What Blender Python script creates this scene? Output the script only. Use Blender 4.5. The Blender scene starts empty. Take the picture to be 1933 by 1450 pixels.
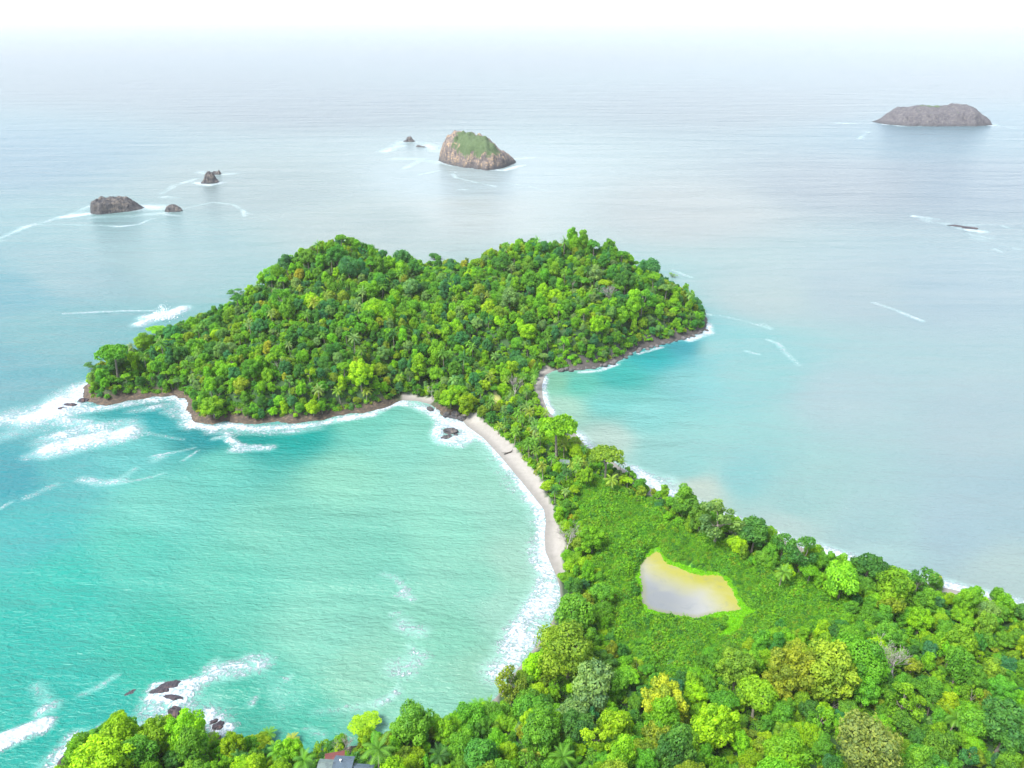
import bpy, math, random
import numpy as np
from mathutils import Vector, noise as mnoise

random.seed(7)
RNG = np.random.default_rng(11)
SC = bpy.context.scene
COL = SC.collection
R = math.radians

# ------------------------------------------------------------------ camera
CAM_H, PITCH, FPX, PW, PH = 220.0, R(25.0), 1471.0, 1933.0, 1450.0
cd = bpy.data.cameras.new('camera')
cd.sensor_width = 36.0
cd.lens = 36.0 * FPX / PW
cd.clip_start, cd.clip_end = 1.0, 200000.0
cam = bpy.data.objects.new('camera', cd)
COL.objects.link(cam)
cam.location = (0, 0, CAM_H)
cam.rotation_euler = (math.pi / 2 - PITCH, 0, 0)
SC.camera = cam

# ------------------------------------------------------------------ light
SUN_EL, SUN_AZ = R(55), R(-128)          # azimuth from +Y towards +X
world = bpy.data.worlds.new('World')
SC.world = world
world.use_nodes = True
wn = world.node_tree.nodes
sky = wn.new('ShaderNodeTexSky')
sky.sky_type = 'NISHITA'
sky.sun_disc = False
sky.sun_elevation = SUN_EL
sky.sun_rotation = SUN_AZ
sky.air_density, sky.dust_density, sky.ozone_density = 1.0, 0.7, 1.0
hs = wn.new('ShaderNodeHueSaturation')        # thin overcast: a paler sky
hs.inputs['Saturation'].default_value = 0.55
world.node_tree.links.new(sky.outputs[0], hs.inputs['Color'])
world.node_tree.links.new(hs.outputs[0], wn['Background'].inputs[0])
wn['Background'].inputs[1].default_value = 0.125
ld = bpy.data.lights.new('sun', 'SUN')
ld.energy, ld.angle, ld.color = 2.7, R(24), (1.0, 0.97, 0.91)
sun = bpy.data.objects.new('sun', ld)
COL.objects.link(sun)
sd = Vector((math.cos(SUN_EL) * math.sin(SUN_AZ), math.cos(SUN_EL) * math.cos(SUN_AZ), math.sin(SUN_EL)))
sun.rotation_euler = sd.to_track_quat('Z', 'Y').to_euler()
sun.location = (0, 0, 400)
SC.view_settings.view_transform = 'Standard'
SC.view_settings.look = 'None'
SC.view_settings.exposure = 1.62
SC.cycles.max_bounces = 6
SC.cycles.diffuse_bounces = 3
SC.cycles.glossy_bounces = 2
SC.cycles.transmission_bounces = 3
SC.cycles.caustics_reflective = SC.cycles.caustics_refractive = False
SC.cycles.use_denoising = True

# ------------------------------------------------------------------ helpers
CP, SP = math.cos(PITCH), math.sin(PITCH)


def P(px, py, h=0.0):
    """point at height h that the photograph shows at (px, py)"""
    xc, yc = (px - PW / 2) / FPX, (PH / 2 - py) / FPX
    t = (CAM_H - h) / (SP - yc * CP)
    return np.array([xc * t, (CP + yc * SP) * t])


def proj(x, y, z):
    dz = z - CAM_H
    dep = y * CP - dz * SP
    return PW / 2 + FPX * x / dep, PH / 2 - FPX * (y * SP + dz * CP) / dep, dep


def PL(pts):
    return np.array([P(*p[:2]) for p in pts])


def sm(a, b, x):
    t = np.clip((x - a) / (b - a), 0, 1)
    return t * t * (3 - 2 * t)


def seg_dist(Q, A, B):
    """distance from points Q to the nearest of the segments A-B"""
    out = np.full(len(Q), 1e9)
    for a, b in zip(A, B):
        ab = b - a
        t = np.clip(((Q - a) @ ab) / (ab @ ab + 1e-9), 0, 1)
        d = np.hypot(Q[:, 0] - a[0] - t * ab[0], Q[:, 1] - a[1] - t * ab[1])
        np.minimum(out, d, out=out)
    return out


def inside(Q, poly):
    r = np.zeros(len(Q), bool)
    x, y = Q[:, 0], Q[:, 1]
    n = len(poly)
    for i in range(n):
        x1, y1 = poly[i]
        x2, y2 = poly[(i + 1) % n]
        c = (y1 > y) != (y2 > y)
        if y2 != y1:
            r ^= c & (x < (x2 - x1) * (y - y1) / (y2 - y1) + x1)
    return r


def signed(Q, poly):
    d = seg_dist(Q, poly, np.roll(poly, -1, 0))
    return np.where(inside(Q, poly), d, -d)


def _hash(i, j, s):
    v = np.sin(i * 127.1 + j * 311.7 + s * 74.7) * 43758.5453
    return v - np.floor(v)


def vnoise(x, y, s=0):
    i, j = np.floor(x), np.floor(y)
    f, g = x - i, y - j
    f, g = f * f * (3 - 2 * f), g * g * (3 - 2 * g)
    return ((_hash(i, j, s) * (1 - f) + _hash(i + 1, j, s) * f) * (1 - g)
            + (_hash(i, j + 1, s) * (1 - f) + _hash(i + 1, j + 1, s) * f) * g)


def fbm(x, y, s=0, o=4):
    r, a, t = 0, 1.0, 0
    for k in range(o):
        r = r + a * vnoise(x, y, s + k * 13)
        t += a
        x, y, a = x * 2.03 + 5.1, y * 2.03 + 1.7, a * 0.5
    return r / t


def mesh_from(name, V, F, mats, smooth=False):
    me = bpy.data.meshes.new(name)
    V = np.asarray(V, np.float32).reshape(-1, 3)
    if isinstance(F, np.ndarray):
        me.vertices.add(len(V))
        me.vertices.foreach_set('co', V.ravel())
        n, k = F.shape
        me.loops.add(n * k)
        me.loops.foreach_set('vertex_index', F.astype(np.int32).ravel())
        me.polygons.add(n)
        me.polygons.foreach_set('loop_start', np.arange(0, n * k, k, dtype=np.int32))
        me.update(calc_edges=True)
    else:
        me.from_pydata([tuple(map(float, v)) for v in V], [], F)
        me.update()
    for m in (mats if isinstance(mats, (list, tuple)) else [mats]):
        me.materials.append(m)
    if smooth:
        me.polygons.foreach_set('use_smooth', np.ones(len(me.polygons), bool))
    return me


def link(name, me, parent=None, loc=(0, 0, 0), rz=0.0, s=1.0):
    o = bpy.data.objects.new(name, me)
    COL.objects.link(o)
    o.location = loc
    o.rotation_euler = (0, 0, rz)
    o.scale = (s, s, s) if not hasattr(s, '__len__') else s
    if parent:
        o.parent = parent
    return o


def tag(o, label=None, cat=None, group=None, kind=None):
    if label:
        o['label'] = label
    if cat:
        o['category'] = cat
    if group:
        o['group'] = group
    if kind:
        o['kind'] = kind
    return o


class MB:
    """collects shapes for one mesh"""

    def __init__(self):
        self.v, self.f = [], []

    def add(self, V, F):
        b = len(self.v)
        self.v += [tuple(v) for v in V]
        self.f += [tuple(i + b for i in f) for f in F]

    def box(self, c, h, rz=0.0):
        V = []
        for z in (-1, 1):
            for x, y in ((-1, -1), (1, -1), (1, 1), (-1, 1)):
                X, Y = x * h[0], y * h[1]
                V.append((c[0] + X * math.cos(rz) - Y * math.sin(rz), c[1] + X * math.sin(rz) + Y * math.cos(rz), c[2] + z * h[2]))
        self.add(V, [(3, 2, 1, 0), (4, 5, 6, 7), (0, 1, 5, 4), (1, 2, 6, 5), (2, 3, 7, 6), (3, 0, 4, 7)])

    def slab(self, quad, th):
        """a sloping sheet with thickness"""
        V = [tuple(q) for q in quad] + [(q[0], q[1], q[2] - th) for q in quad]
        self.add(V, [(0, 1, 2, 3), (7, 6, 5, 4), (1, 0, 4, 5), (2, 1, 5, 6), (3, 2, 6, 7), (0, 3, 7, 4)])

    def tube(self, pts, rad, n=6):
        V, F = [], []
        pts = [Vector(p) for p in pts]
        for i, p in enumerate(pts):
            d = (pts[min(i + 1, len(pts) - 1)] - pts[max(i - 1, 0)]).normalized()
            a = d.orthogonal().normalized() if abs(d.z) < 0.95 else Vector((1, 0, 0))
            a = (a - d * a.dot(d)).normalized()
            b = d.cross(a)
            for k in range(n):
                t = 2 * math.pi * k / n
                V.append(p + (a * math.cos(t) + b * math.sin(t)) * rad[i])
        for i in range(len(pts) - 1):
            for k in range(n):
                q = (k + 1) % n
                F.append((i * n + k, i * n + q, (i + 1) * n + q, (i + 1) * n + k))
        F.append(tuple(range(n))[::-1])
        F.append(tuple((len(pts) - 1) * n + k for k in range(n)))
        self.add(V, F)

    def mesh(self, name, mat, smooth=False):
        return mesh_from(name, np.array(self.v), self.f, mat, smooth)


# ------------------------------------------------------------------ materials
def new_mat(name):
    m = bpy.data.materials.new(name)
    m.use_nodes = True
    nt = m.node_tree
    b = nt.nodes['Principled BSDF']
    return m, nt, b, (lambda t, **k: _node(nt, t, k)), nt.links.new


def _node(nt, t, k):
    n = nt.nodes.new('ShaderNode' + t)
    for a, v in k.items():
        setattr(n, a, v)
    return n


def math_node(N, L, op, a, b=None, c=None, clamp=False):
    n = N('Math', operation=op, use_clamp=clamp)
    for i, v in enumerate((a, b, c)):
        if v is None:
            continue
        if isinstance(v, (int, float)):
            n.inputs[i].default_value = v
        else:
            L(v, n.inputs[i])
    return n.outputs[0]


def mix_rgb(N, L, f, a, b, bt='MIX'):
    n = N('Mix', data_type='RGBA', blend_type=bt)
    for i, v in ((0, f), (6, a), (7, b)):
        if isinstance(v, (int, float)):
            n.inputs[i].default_value = v
        elif isinstance(v, tuple):
            n.inputs[i].default_value = v + (1,)
        else:
            L(v, n.inputs[i])
    return n.outputs[2]


def noise_tex(N, L, vec, scale, detail=4, rough=0.55, dist=0.0):
    n = N('TexNoise')
    L(vec, n.inputs['Vector'])
    n.inputs['Scale'].default_value = scale
    n.inputs['Detail'].default_value = detail
    n.inputs['Roughness'].default_value = rough
    n.inputs['Distortion'].default_value = dist
    return n.outputs['Fac']


def mapped(N, L, vec, rz=0.0, sc=(1, 1, 1)):
    n = N('Mapping')
    L(vec, n.inputs['Vector'])
    n.inputs['Rotation'].default_value = (0, 0, rz)
    n.inputs['Scale'].default_value = sc
    return n.outputs[0]


def ramp(N, L, f, lo, hi):
    n = N('MapRange', interpolation_type='SMOOTHSTEP')
    L(f, n.inputs[0])
    for i, v in ((1, lo), (2, hi)):
        if isinstance(v, (int, float)):
            n.inputs[i].default_value = v
        else:
            L(v, n.inputs[i])
    return n.outputs[0]


def sea_material():
    m, nt, b, N, L = new_mat('sea_water')
    pos = N('NewGeometry').outputs['Position']
    wc = N('Attribute', attribute_name='water').outputs['Color']
    fo = N('Attribute', attribute_name='foam').outputs['Fac']
    # foam: lacy noise, opened by the density stored on the sheet
    n1 = noise_tex(N, L, mapped(N, L, pos, R(20), (1, 1.5, 1)), 0.16, 7, 0.68, 0.8)
    n2 = noise_tex(N, L, pos, 0.045, 3, 0.5, 0.4)
    n3 = noise_tex(N, L, pos, 0.75, 5, 0.65, 0.7)
    n4 = noise_tex(N, L, mapped(N, L, pos, R(-15), (1, 1.4, 1)), 0.21, 5, 0.6, 1.3)
    lace = math_node(N, L, 'ABSOLUTE', math_node(N, L, 'SUBTRACT', n4, 0.5))
    lace = math_node(N, L, 'SUBTRACT', 1.0, math_node(N, L, 'MULTIPLY', lace, 8.0), clamp=True)
    pat = math_node(N, L, 'ADD', math_node(N, L, 'MULTIPLY', ramp(N, L, n1, 0.32, 0.68), 0.30), math_node(N, L, 'MULTIPLY', ramp(N, L, n3, 0.3, 0.7), 0.28))
    pat = math_node(N, L, 'ADD', pat, math_node(N, L, 'MULTIPLY', lace, 0.27))
    pat = math_node(N, L, 'ADD', pat, math_node(N, L, 'MULTIPLY', ramp(N, L, n2, 0.3, 0.7), 0.15))
    thr = math_node(N, L, 'SUBTRACT', 0.90, math_node(N, L, 'MULTIPLY', fo, 0.74))
    mask = ramp(N, L, pat, thr, math_node(N, L, 'ADD', thr, 0.34))
    mask = math_node(N, L, 'MULTIPLY', mask, ramp(N, L, fo, 0.02, 0.2))
    haze = math_node(N, L, 'MULTIPLY', ramp(N, L, fo, 0.1, 1.0), 0.35)   # aerated water round the foam
    c = mix_rgb(N, L, haze, wc, (0.42, 0.62, 0.60))
    # slow drifts of sediment
    drift = noise_tex(N, L, mapped(N, L, pos, R(-12), (0.35, 1, 1)), 0.02, 5, 0.6, 0.6)
    c = mix_rgb(N, L, math_node(N, L, 'MULTIPLY', ramp(N, L, drift, 0.3, 0.75), 0.22), c, mix_rgb(N, L, 1.0, c, (1.35, 1.2, 1.1), 'MULTIPLY'))
    c = mix_rgb(N, L, mask, c, mix_rgb(N, L, ramp(N, L, n3, 0.3, 0.65), (0.24, 0.31, 0.36), (0.46, 0.50, 0.54)))
    L(c, b.inputs['Base Color'])
    b.inputs['IOR'].default_value = 1.33
    L(math_node(N, L, 'ADD', math_node(N, L, 'MULTIPLY', mask, 0.5), 0.26), b.inputs['Roughness'])
    # waves: chop, wind waves and swell, crests running nearly along x
    w1 = noise_tex(N, L, mapped(N, L, pos, R(14), (0.45, 1, 1)), 0.6, 4, 0.6, 0.5)
    w2 = noise_tex(N, L, mapped(N, L, pos, R(8), (0.35, 1, 1)), 0.085, 3, 0.5, 0.3)
    w3 = noise_tex(N, L, mapped(N, L, pos, R(6), (0.25, 1, 1)), 0.018, 2, 0.5, 0.3)
    h = math_node(N, L, 'ADD', math_node(N, L, 'MULTIPLY', w1, 1.1), math_node(N, L, 'MULTIPLY', w2, 2.7))
    h = math_node(N, L, 'ADD', h, math_node(N, L, 'MULTIPLY', w3, 9.0))
    h = math_node(N, L, 'ADD', h, math_node(N, L, 'MULTIPLY', math_node(N, L, 'MULTIPLY', mask, n1), 0.9))
    bp = N('Bump')
    bp.inputs['Strength'].default_value = 0.9
    bp.inputs['Distance'].default_value = 1.0
    L(h, bp.inputs['Height'])
    L(bp.outputs[0], b.inputs['Normal'])
    return m


def land_material():
    m, nt, b, N, L = new_mat('land_surface')
    pos = N('NewGeometry').outputs['Position']
    c = N('Attribute', attribute_name='soil').outputs['Color']
    rk = N('Attribute', attribute_name='rock').outputs['Fac']
    n1 = noise_tex(N, L, pos, 0.35, 6, 0.65)
    n2 = noise_tex(N, L, mapped(N, L, pos, 0, (1, 1, 3)), 0.5, 8, 0.7, 0.5)
    c = mix_rgb(N, L, math_node(N, L, 'MULTIPLY', ramp(N, L, n1, 0.3, 0.7), 0.35), c, mix_rgb(N, L, 1.0, c, (0.6, 0.62, 0.6), 'MULTIPLY'))
    rc = N('ValToRGB')
    L(n2, rc.inputs[0])
    e = rc.color_ramp.elements
    e[0].position, e[0].color = 0.30, (0.022, 0.018, 0.017, 1)
    e[1].position, e[1].color = 0.72, (0.17, 0.115, 0.07, 1)
    x = rc.color_ramp.elements.new(0.5)
    x.color = (0.055, 0.042, 0.030, 1)
    c = mix_rgb(N, L, rk, c, rc.outputs[0])
    L(c, b.inputs['Base Color'])
    b.inputs['Roughness'].default_value = 0.9
    bp = N('Bump')
    bp.inputs['Strength'].default_value = 0.8
    L(math_node(N, L, 'MULTIPLY', n2, math_node(N, L, 'MULTIPLY', rk, 1.6)), bp.inputs['Height'])
    L(bp.outputs[0], b.inputs['Normal'])
    return m


def leaf_material(name='leaves', transl=0.45):
    m, nt, b, N, L = new_mat(name)
    t = N('Attribute', attribute_type='INSTANCER', attribute_name='tint').outputs['Color']
    v = N('Attribute', attribute_name='leafvar').outputs['Fac']
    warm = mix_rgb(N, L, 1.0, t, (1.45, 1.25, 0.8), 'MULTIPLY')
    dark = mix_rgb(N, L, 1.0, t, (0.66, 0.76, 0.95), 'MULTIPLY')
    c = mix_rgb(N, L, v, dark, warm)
    L(c, b.inputs['Base Color'])
    b.inputs['Roughness'].default_value = 0.6
    b.inputs['Specular IOR Level'].default_value = 0.25
    tr = N('BsdfTranslucent')
    L(mix_rgb(N, L, 1.0, c, (1.25, 1.35, 0.6), 'MULTIPLY'), tr.inputs[0])
    mx = N('MixShader')
    mx.inputs[0].default_value = transl
    L(b.outputs[0], mx.inputs[1])
    L(tr.outputs[0], mx.inputs[2])
    L(mx.outputs[0], nt.nodes['Material Output'].inputs[0])
    return m


def bark_material(name, a, c2):
    m, nt, b, N, L = new_mat(name)
    pos = N('NewGeometry').outputs['Position']
    n = noise_tex(N, L, mapped(N, L, pos, 0, (3, 3, 0.8)), 1.2, 5, 0.6)
    L(mix_rgb(N, L, ramp(N, L, n, 0.3, 0.7), a, c2), b.inputs['Base Color'])
    b.inputs['Roughness'].default_value = 0.9
    return m


def rock_material(name, a, c2, c3, grass=False):
    m, nt, b, N, L = new_mat(name)
    tc = N('TexCoord').outputs['Object']
    n = noise_tex(N, L, mapped(N, L, tc, 0, (1, 1, 2.2)), 0.14, 9, 0.7, 0.6)
    st = noise_tex(N, L, mapped(N, L, tc, 0, (2.2, 2.2, 0.35)), 0.12, 5, 0.6, 0.3)
    rc = N('ValToRGB')
    L(math_node(N, L, 'ADD', math_node(N, L, 'MULTIPLY', n, 0.6), math_node(N, L, 'MULTIPLY', st, 0.4)), rc.inputs[0])
    e = rc.color_ramp.elements
    e[0].position, e[0].color = 0.40, a + (1,)
    e[1].position, e[1].color = 0.60, c3 + (1,)
    x = rc.color_ramp.elements.new(0.5)
    x.color = c2 + (1,)
    c = rc.outputs[0]
    wet = N('Attribute', attribute_name='wet').outputs['Fac']
    c = mix_rgb(N, L, wet, c, (0.05, 0.05, 0.055))
    if grass:
        g = N('Attribute', attribute_name='grass').outputs['Fac']
        g2 = noise_tex(N, L, tc, 0.09, 6, 0.6)
        k = ramp(N, L, math_node(N, L, 'ADD', g, math_node(N, L, 'MULTIPLY', math_node(N, L, 'SUBTRACT', g2, 0.5), 1.3)), 0.42, 0.58)
        gc = mix_rgb(N, L, noise_tex(N, L, tc, 0.5, 5, 0.7), (0.035, 0.078, 0.034), (0.10, 0.135, 0.05))
        c = mix_rgb(N, L, k, c, gc)
    L(c, b.inputs['Base Color'])
    b.inputs['Roughness'].default_value = 0.9
    bp = N('Bump')
    bp.inputs['Strength'].default_value = 1.0
    bp.inputs['Distance'].default_value = 2.0
    L(math_node(N, L, 'ADD', n, st), bp.inputs['Height'])
    L(bp.outputs[0], b.inputs['Normal'])
    return m


def plain_material(name, col, rough=0.7, var=0.3, scale=1.0, metal=0.0):
    m, nt, b, N, L = new_mat(name)
    tc = N('TexCoord').outputs['Object']
    n = noise_tex(N, L, tc, scale, 5, 0.65)
    L(mix_rgb(N, L, math_node(N, L, 'MULTIPLY', ramp(N, L, n, 0.35, 0.7), var), col, tuple(x * 0.45 for x in col)), b.inputs['Base Color'])
    b.inputs['Roughness'].default_value = rough
    b.inputs['Metallic'].default_value = metal
    return m


def roof_material(name, col, stain):
    """ribbed metal sheet with weathering"""
    m, nt, b, N, L = new_mat(name)
    tc = N('TexCoord').outputs['Object']
    n = noise_tex(N, L, tc, 0.5, 6, 0.7)
    L(mix_rgb(N, L, ramp(N, L, n, 0.45, 0.7), col, stain), b.inputs['Base Color'])
    w = N('TexWave')
    L(tc, w.inputs[0])
    w.inputs['Scale'].default_value = 1.2
    bp = N('Bump')
    bp.inputs['Strength'].default_value = 0.5
    bp.inputs['Distance'].default_value = 0.08
    L(w.outputs['Fac'], bp.inputs['Height'])
    L(bp.outputs[0], b.inputs['Normal'])
    b.inputs['Roughness'].default_value = 0.45
    return m


M_SEA, M_LAND, M_LEAF = sea_material(), land_material(), leaf_material()
M_FROND = leaf_material('palm_fronds', 0.2)
M_BARK = bark_material('bark', (0.09, 0.075, 0.055), (0.26, 0.235, 0.20))
M_PALE = bark_material('bleached_wood', (0.24, 0.21, 0.195), (0.42, 0.385, 0.365))
M_PALM = bark_material('palm_bark', (0.16, 0.13, 0.10), (0.34, 0.29, 0.23))

# ------------------------------------------------------------------ coast, in photograph pixels on the water level
COAST = [  # (px, py, kind of the stretch that starts here): r rock, b beach
    (60, 1560, 'r'), (105, 1500, 'r'), (135, 1445, 'r'), (165, 1400, 'r'), (215, 1388, 'r'), (300, 1385, 'r'), (360, 1378, 'r'),
    (410, 1392, 'r'), (440, 1425, 'r'), (560, 1432, 'r'), (680, 1412, 'r'), (760, 1385, 'r'), (870, 1368, 'b'), (936, 1320, 'b'), (974, 1270, 'b'),
    (1012, 1222, 'b'), (1040, 1182, 'b'), (1060, 1134, 'b'), (1058, 1106, 'b'), (1048, 1080, 'b'), (1031, 1041, 'b'), (1029, 1013, 'b'),
    (1032, 984, 'b'), (1028, 962, 'b'), (1010, 939, 'b'), (978, 900, 'b'), (949, 865, 'b'), (914, 827, 'b'), (882, 804, 'b'),
    (872, 792, 'r'), (856, 786, 'r'), (838, 788, 'r'), (828, 776, 'r'), (815, 764, 'b'), (790, 757, 'b'), (755, 755, 'r'), (730, 770, 'r'),
    (690, 779, 'r'), (640, 785, 'r'), (600, 795, 'r'), (555, 800, 'r'), (520, 797, 'r'), (480, 803, 'r'), (430, 796, 'r'), (400, 802, 'r'), (365, 796, 'r'),
    (356, 778, 'r'), (352, 756, 'r'), (330, 748, 'r'), (290, 750, 'r'), (240, 757, 'r'), (205, 766, 'r'), (172, 760, 'r'), (157, 748, 'r'),
    (158, 732, 'r'), (195, 712, 'r'), (235, 694, 'r'), (290, 668, 'r'), (330, 642, 'r'), (400, 612, 'r'), (455, 582, 'r'), (520, 548, 'r'), (600, 522, 'r'),
    (700, 512, 'r'), (800, 508, 'r'), (900, 508, 'r'), (1000, 506, 'r'), (1100, 508, 'r'), (1190, 522, 'r'), (1260, 545, 'r'), (1310, 572, 'r'),
    (1334, 605, 'r'), (1334, 622, 'r'), (1305, 636, 'r'), (1250, 650, 'r'), (1205, 660, 'r'), (1170, 682, 'r'), (1130, 694, 'r'),
    (1085, 699, 'r'), (1045, 700, 'b'), (1028, 708, 'b'), (1022, 728, 'b'), (1024, 752, 'b'), (1034, 778, 'b'), (1058, 798, 'b'), (1085, 818, 'b'),
    (1105, 843, 'b'), (1148, 866, 'b'), (1185, 892, 'b'), (1235, 926, 'b'), (1300, 955, 'b'), (1380, 985, 'b'), (1460, 1014, 'b'), (1540, 1045, 'b'),
    (1620, 1072, 'b'), (1700, 1092, 'b'), (1790, 1112, 'b'), (1870, 1130, 'b'), (1933, 1146, 'b'), (2100, 1180, 'b'), (2400, 1235, 'b')]
CW = PL(COAST)
CLOSE = np.array([[420.0, 60.0], [-260.0, 60.0]])
LANDP = np.vstack([CW, CLOSE])
_t = [c[2] for c in COAST]
SEG = [(CW[i], CW[i + 1], _t[i]) for i in range(len(CW) - 1)]
ROCKS = [(a, b) for a, b, k in SEG if k == 'r']
BEACH = [(a, b) for a, b, k in SEG if k == 'b']

SAND = PL([(1052, 1092), (1031, 1041), (1029, 1013), (1032, 984), (1010, 939),
           (978, 900), (949, 865), (914, 827), (880, 804), (866, 788), (888, 783), (936, 812), (968, 841), (991, 870), (1022, 906),
           (1032, 935), (1045, 968), (1052, 990), (1068, 1020), (1064, 1050), (1058, 1078), (1054, 1100)])
MARSH = PL([(1085, 945), (1115, 915), (1150, 928), (1200, 958), (1275, 1002), (1340, 1036), (1400, 1066), (1470, 1098), (1540, 1125), (1600, 1150), (1600, 1190), (1540, 1215),
            (1450, 1225), (1350, 1245), (1320, 1290), (1270, 1318), (1215, 1290), (1165, 1250), (1140, 1200), (1140, 1140), (1120, 1060), (1100, 1000)])
POND = PL([(1239, 1045), (1248, 1049), (1252, 1061), (1260, 1069), (1276, 1073), (1289, 1080), (1305, 1086), (1321, 1090), (1345, 1089), (1360, 1091), (1368, 1099), (1375, 1109), (1382, 1120),
           (1387, 1133), (1393, 1146), (1400, 1154), (1385, 1157), (1369, 1157), (1352, 1160), (1334, 1165), (1318, 1170), (1289, 1167), (1262, 1162), (1234, 1157), (1222, 1150),
           (1213, 1142), (1212, 1128), (1213, 1112), (1209, 1090), (1208, 1072), (1214, 1062), (1222, 1056)])
LIME = PL([(1198, 1072), (1222, 1040), (1245, 1036), (1256, 1055), (1283, 1066), (1330, 1082), (1362, 1083), (1382, 1100), (1400, 1135), (1412, 1148), (1436, 1150),
           (1432, 1165), (1405, 1178), (1398, 1205), (1372, 1220), (1350, 1218), (1366, 1196), (1378, 1166), (1330, 1175), (1280, 1178), (1225, 1168), (1203, 1148)])
CLEAR = PL([(925, 768), (938, 759), (950, 760), (949, 776), (938, 782)])

HCTL = []
for px, py, Y in [(430, 592, 555), (480, 540, 585), (520, 500, 600), (565, 464, 612), (610, 448, 620), (655, 440, 625), (700, 462, 630), (745, 496, 640), (790, 508, 640), (830, 512, 640), (865, 522, 640), (892, 512, 640), (920, 470, 635),
                  (960, 458, 638), (1010, 450, 640), (1060, 448, 640), (1110, 448, 640), (1150, 462, 630), (1185, 484, 620), (1240, 515, 598), (1290, 560, 580)]:
    yc = (PH / 2 - py) / FPX
    t = Y / (CP + yc * SP)
    HCTL.append(((px - PW / 2) / FPX * t, Y, CAM_H - t * (SP - yc * CP) - 11))
for k_ in range(len(HCTL)):
    x_, y_, h_ = HCTL[k_]
    HCTL.append((x_ * 1.03, y_ + 38, h_ * .55))
    HCTL.append((x_ * 1.05, y_ + 75, h_ * .15))
for px, py, h in [(200, 715, 8), (250, 700, 9), (310, 670, 12), (370, 650, 15), (400, 720, 14), (600, 720, 18), (700, 620, 30), (560, 600, 32), (850, 640, 20),
                  (950, 620, 20), (1100, 600, 25), (1200, 600, 24), (1270, 600, 20), (900, 720, 8), (980, 700, 6), (1100, 660, 12),
                  (1000, 780, 3), (1060, 860, 3), (1060, 950, 3), (1200, 1000, 2), (1300, 1130, 1.2), (1250, 1200, 1.5), (1420, 1150, 1.5), (1230, 1280, 3),
                  (1100, 1100, 3), (1080, 1200, 5), (1130, 1300, 9), (1000, 1300, 8), (930, 1330, 6), (1000, 1420, 20), (1200, 1440, 26), (1300, 1300, 9), (1360, 1250, 8),
                  (1480, 1280, 18), (1600, 1260, 19), (1750, 1270, 20), (1900, 1280, 20), (1620, 1200, 8), (1750, 1180, 7), (1900, 1200, 9), (1700, 1120, 3), (1900, 1150, 4),
                  (1500, 1060, 2.5), (1400, 1000, 2.5), (1250, 950, 2.5), (1500, 1420, 27), (1750, 1420, 31), (1930, 1420, 33), (650, 1440, 17), (800, 1420, 16), (480, 1448, 14),
                  (330, 1430, 15), (220, 1425, 12), (200, 1500, 18), (650, 1550, 24), (1000, 1600, 34), (1500, 1600, 40), (2100, 1300, 28), (2100, 1500, 40)]:
    q = P(px, py, h)
    HCTL.append((q[0], q[1], h))
HCTL = np.array(HCTL)


def height(Q):
    num, den = np.zeros(len(Q)), np.zeros(len(Q))
    for x, y, h in HCTL:
        w = 1.0 / ((Q[:, 0] - x) ** 2 + (Q[:, 1] - y) ** 2 + 60.0) ** 2
        num += w * h
        den += w
    H = num / den
    H = H * (0.86 + 0.28 * fbm(Q[:, 0] / 45, Q[:, 1] / 45, 3, 3))
    d = signed(Q, LANDP)
    dr = seg_dist(Q, [s[0] for s in ROCKS], [s[1] for s in ROCKS])
    db = seg_dist(Q, [s[0] for s in BEACH], [s[1] for s in BEACH])
    w = sm(-6, 6, dr - db)                                  # 1 on beaches
    n = fbm(Q[:, 0] / 7, Q[:, 1] / 7, 9, 4)
    dd = d + (n - 0.5) * 5 * (1 - w)
    rock = 2.4 * sm(-1.0, 2.5, dd) - 0.6 + 0.12 * np.clip(dd, 0, 5) + np.clip(dd - 4.2, 0, None) * 1.15 + (n - .5) * 1.2 * sm(0, 3, dd)
    beach = 0.085 * d + 0.03
    prof = np.where(d < -4, -0.5 + d * 0.2, rock * (1 - w) + beach * w)
    z = np.where(prof < H, prof, H)
    k = 2.0                                                   # soft minimum
    z = np.where(np.abs(prof - H) < k, z - (k - np.abs(prof - H)) ** 2 / (4 * k) * (d > 4), z)
    dp = signed(Q, POND)
    z = np.where(dp > -6, np.minimum(z, 1.05 - 0.5 * sm(-1, 3, dp) + 0.5 * sm(0, -6, dp) * 0), z)
    return np.maximum(z, -5.0), d, w, dp


def axis(lo, hi, step):
    return np.arange(lo, hi + step * 0.5, step)


def sheet(xs, ys):
    X, Y = np.meshgrid(xs, ys)
    nx, ny = len(xs), len(ys)
    i = np.arange(nx * ny).reshape(ny, nx)
    F = np.stack([i[:-1, :-1], i[:-1, 1:], i[1:, 1:], i[1:, :-1]], -1).reshape(-1, 4)
    return np.stack([X.ravel(), Y.ravel()], -1), F


def set_attr(me, name, arr, typ='FLOAT', dom='POINT'):
    a = me.attributes.new(name, typ, dom)
    arr = np.asarray(arr, np.float32)
    if typ == 'FLOAT':
        a.data.foreach_set('value', arr.ravel())
    elif typ == 'FLOAT_VECTOR':
        a.data.foreach_set('vector', arr.ravel())
    elif typ == 'INT':
        a.data.foreach_set('value', arr.astype(np.int32).ravel())
    else:
        if arr.shape[1] == 3:
            arr = np.hstack([arr, np.ones((len(arr), 1), np.float32)])
        a.data.foreach_set('color', arr.ravel())


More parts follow.
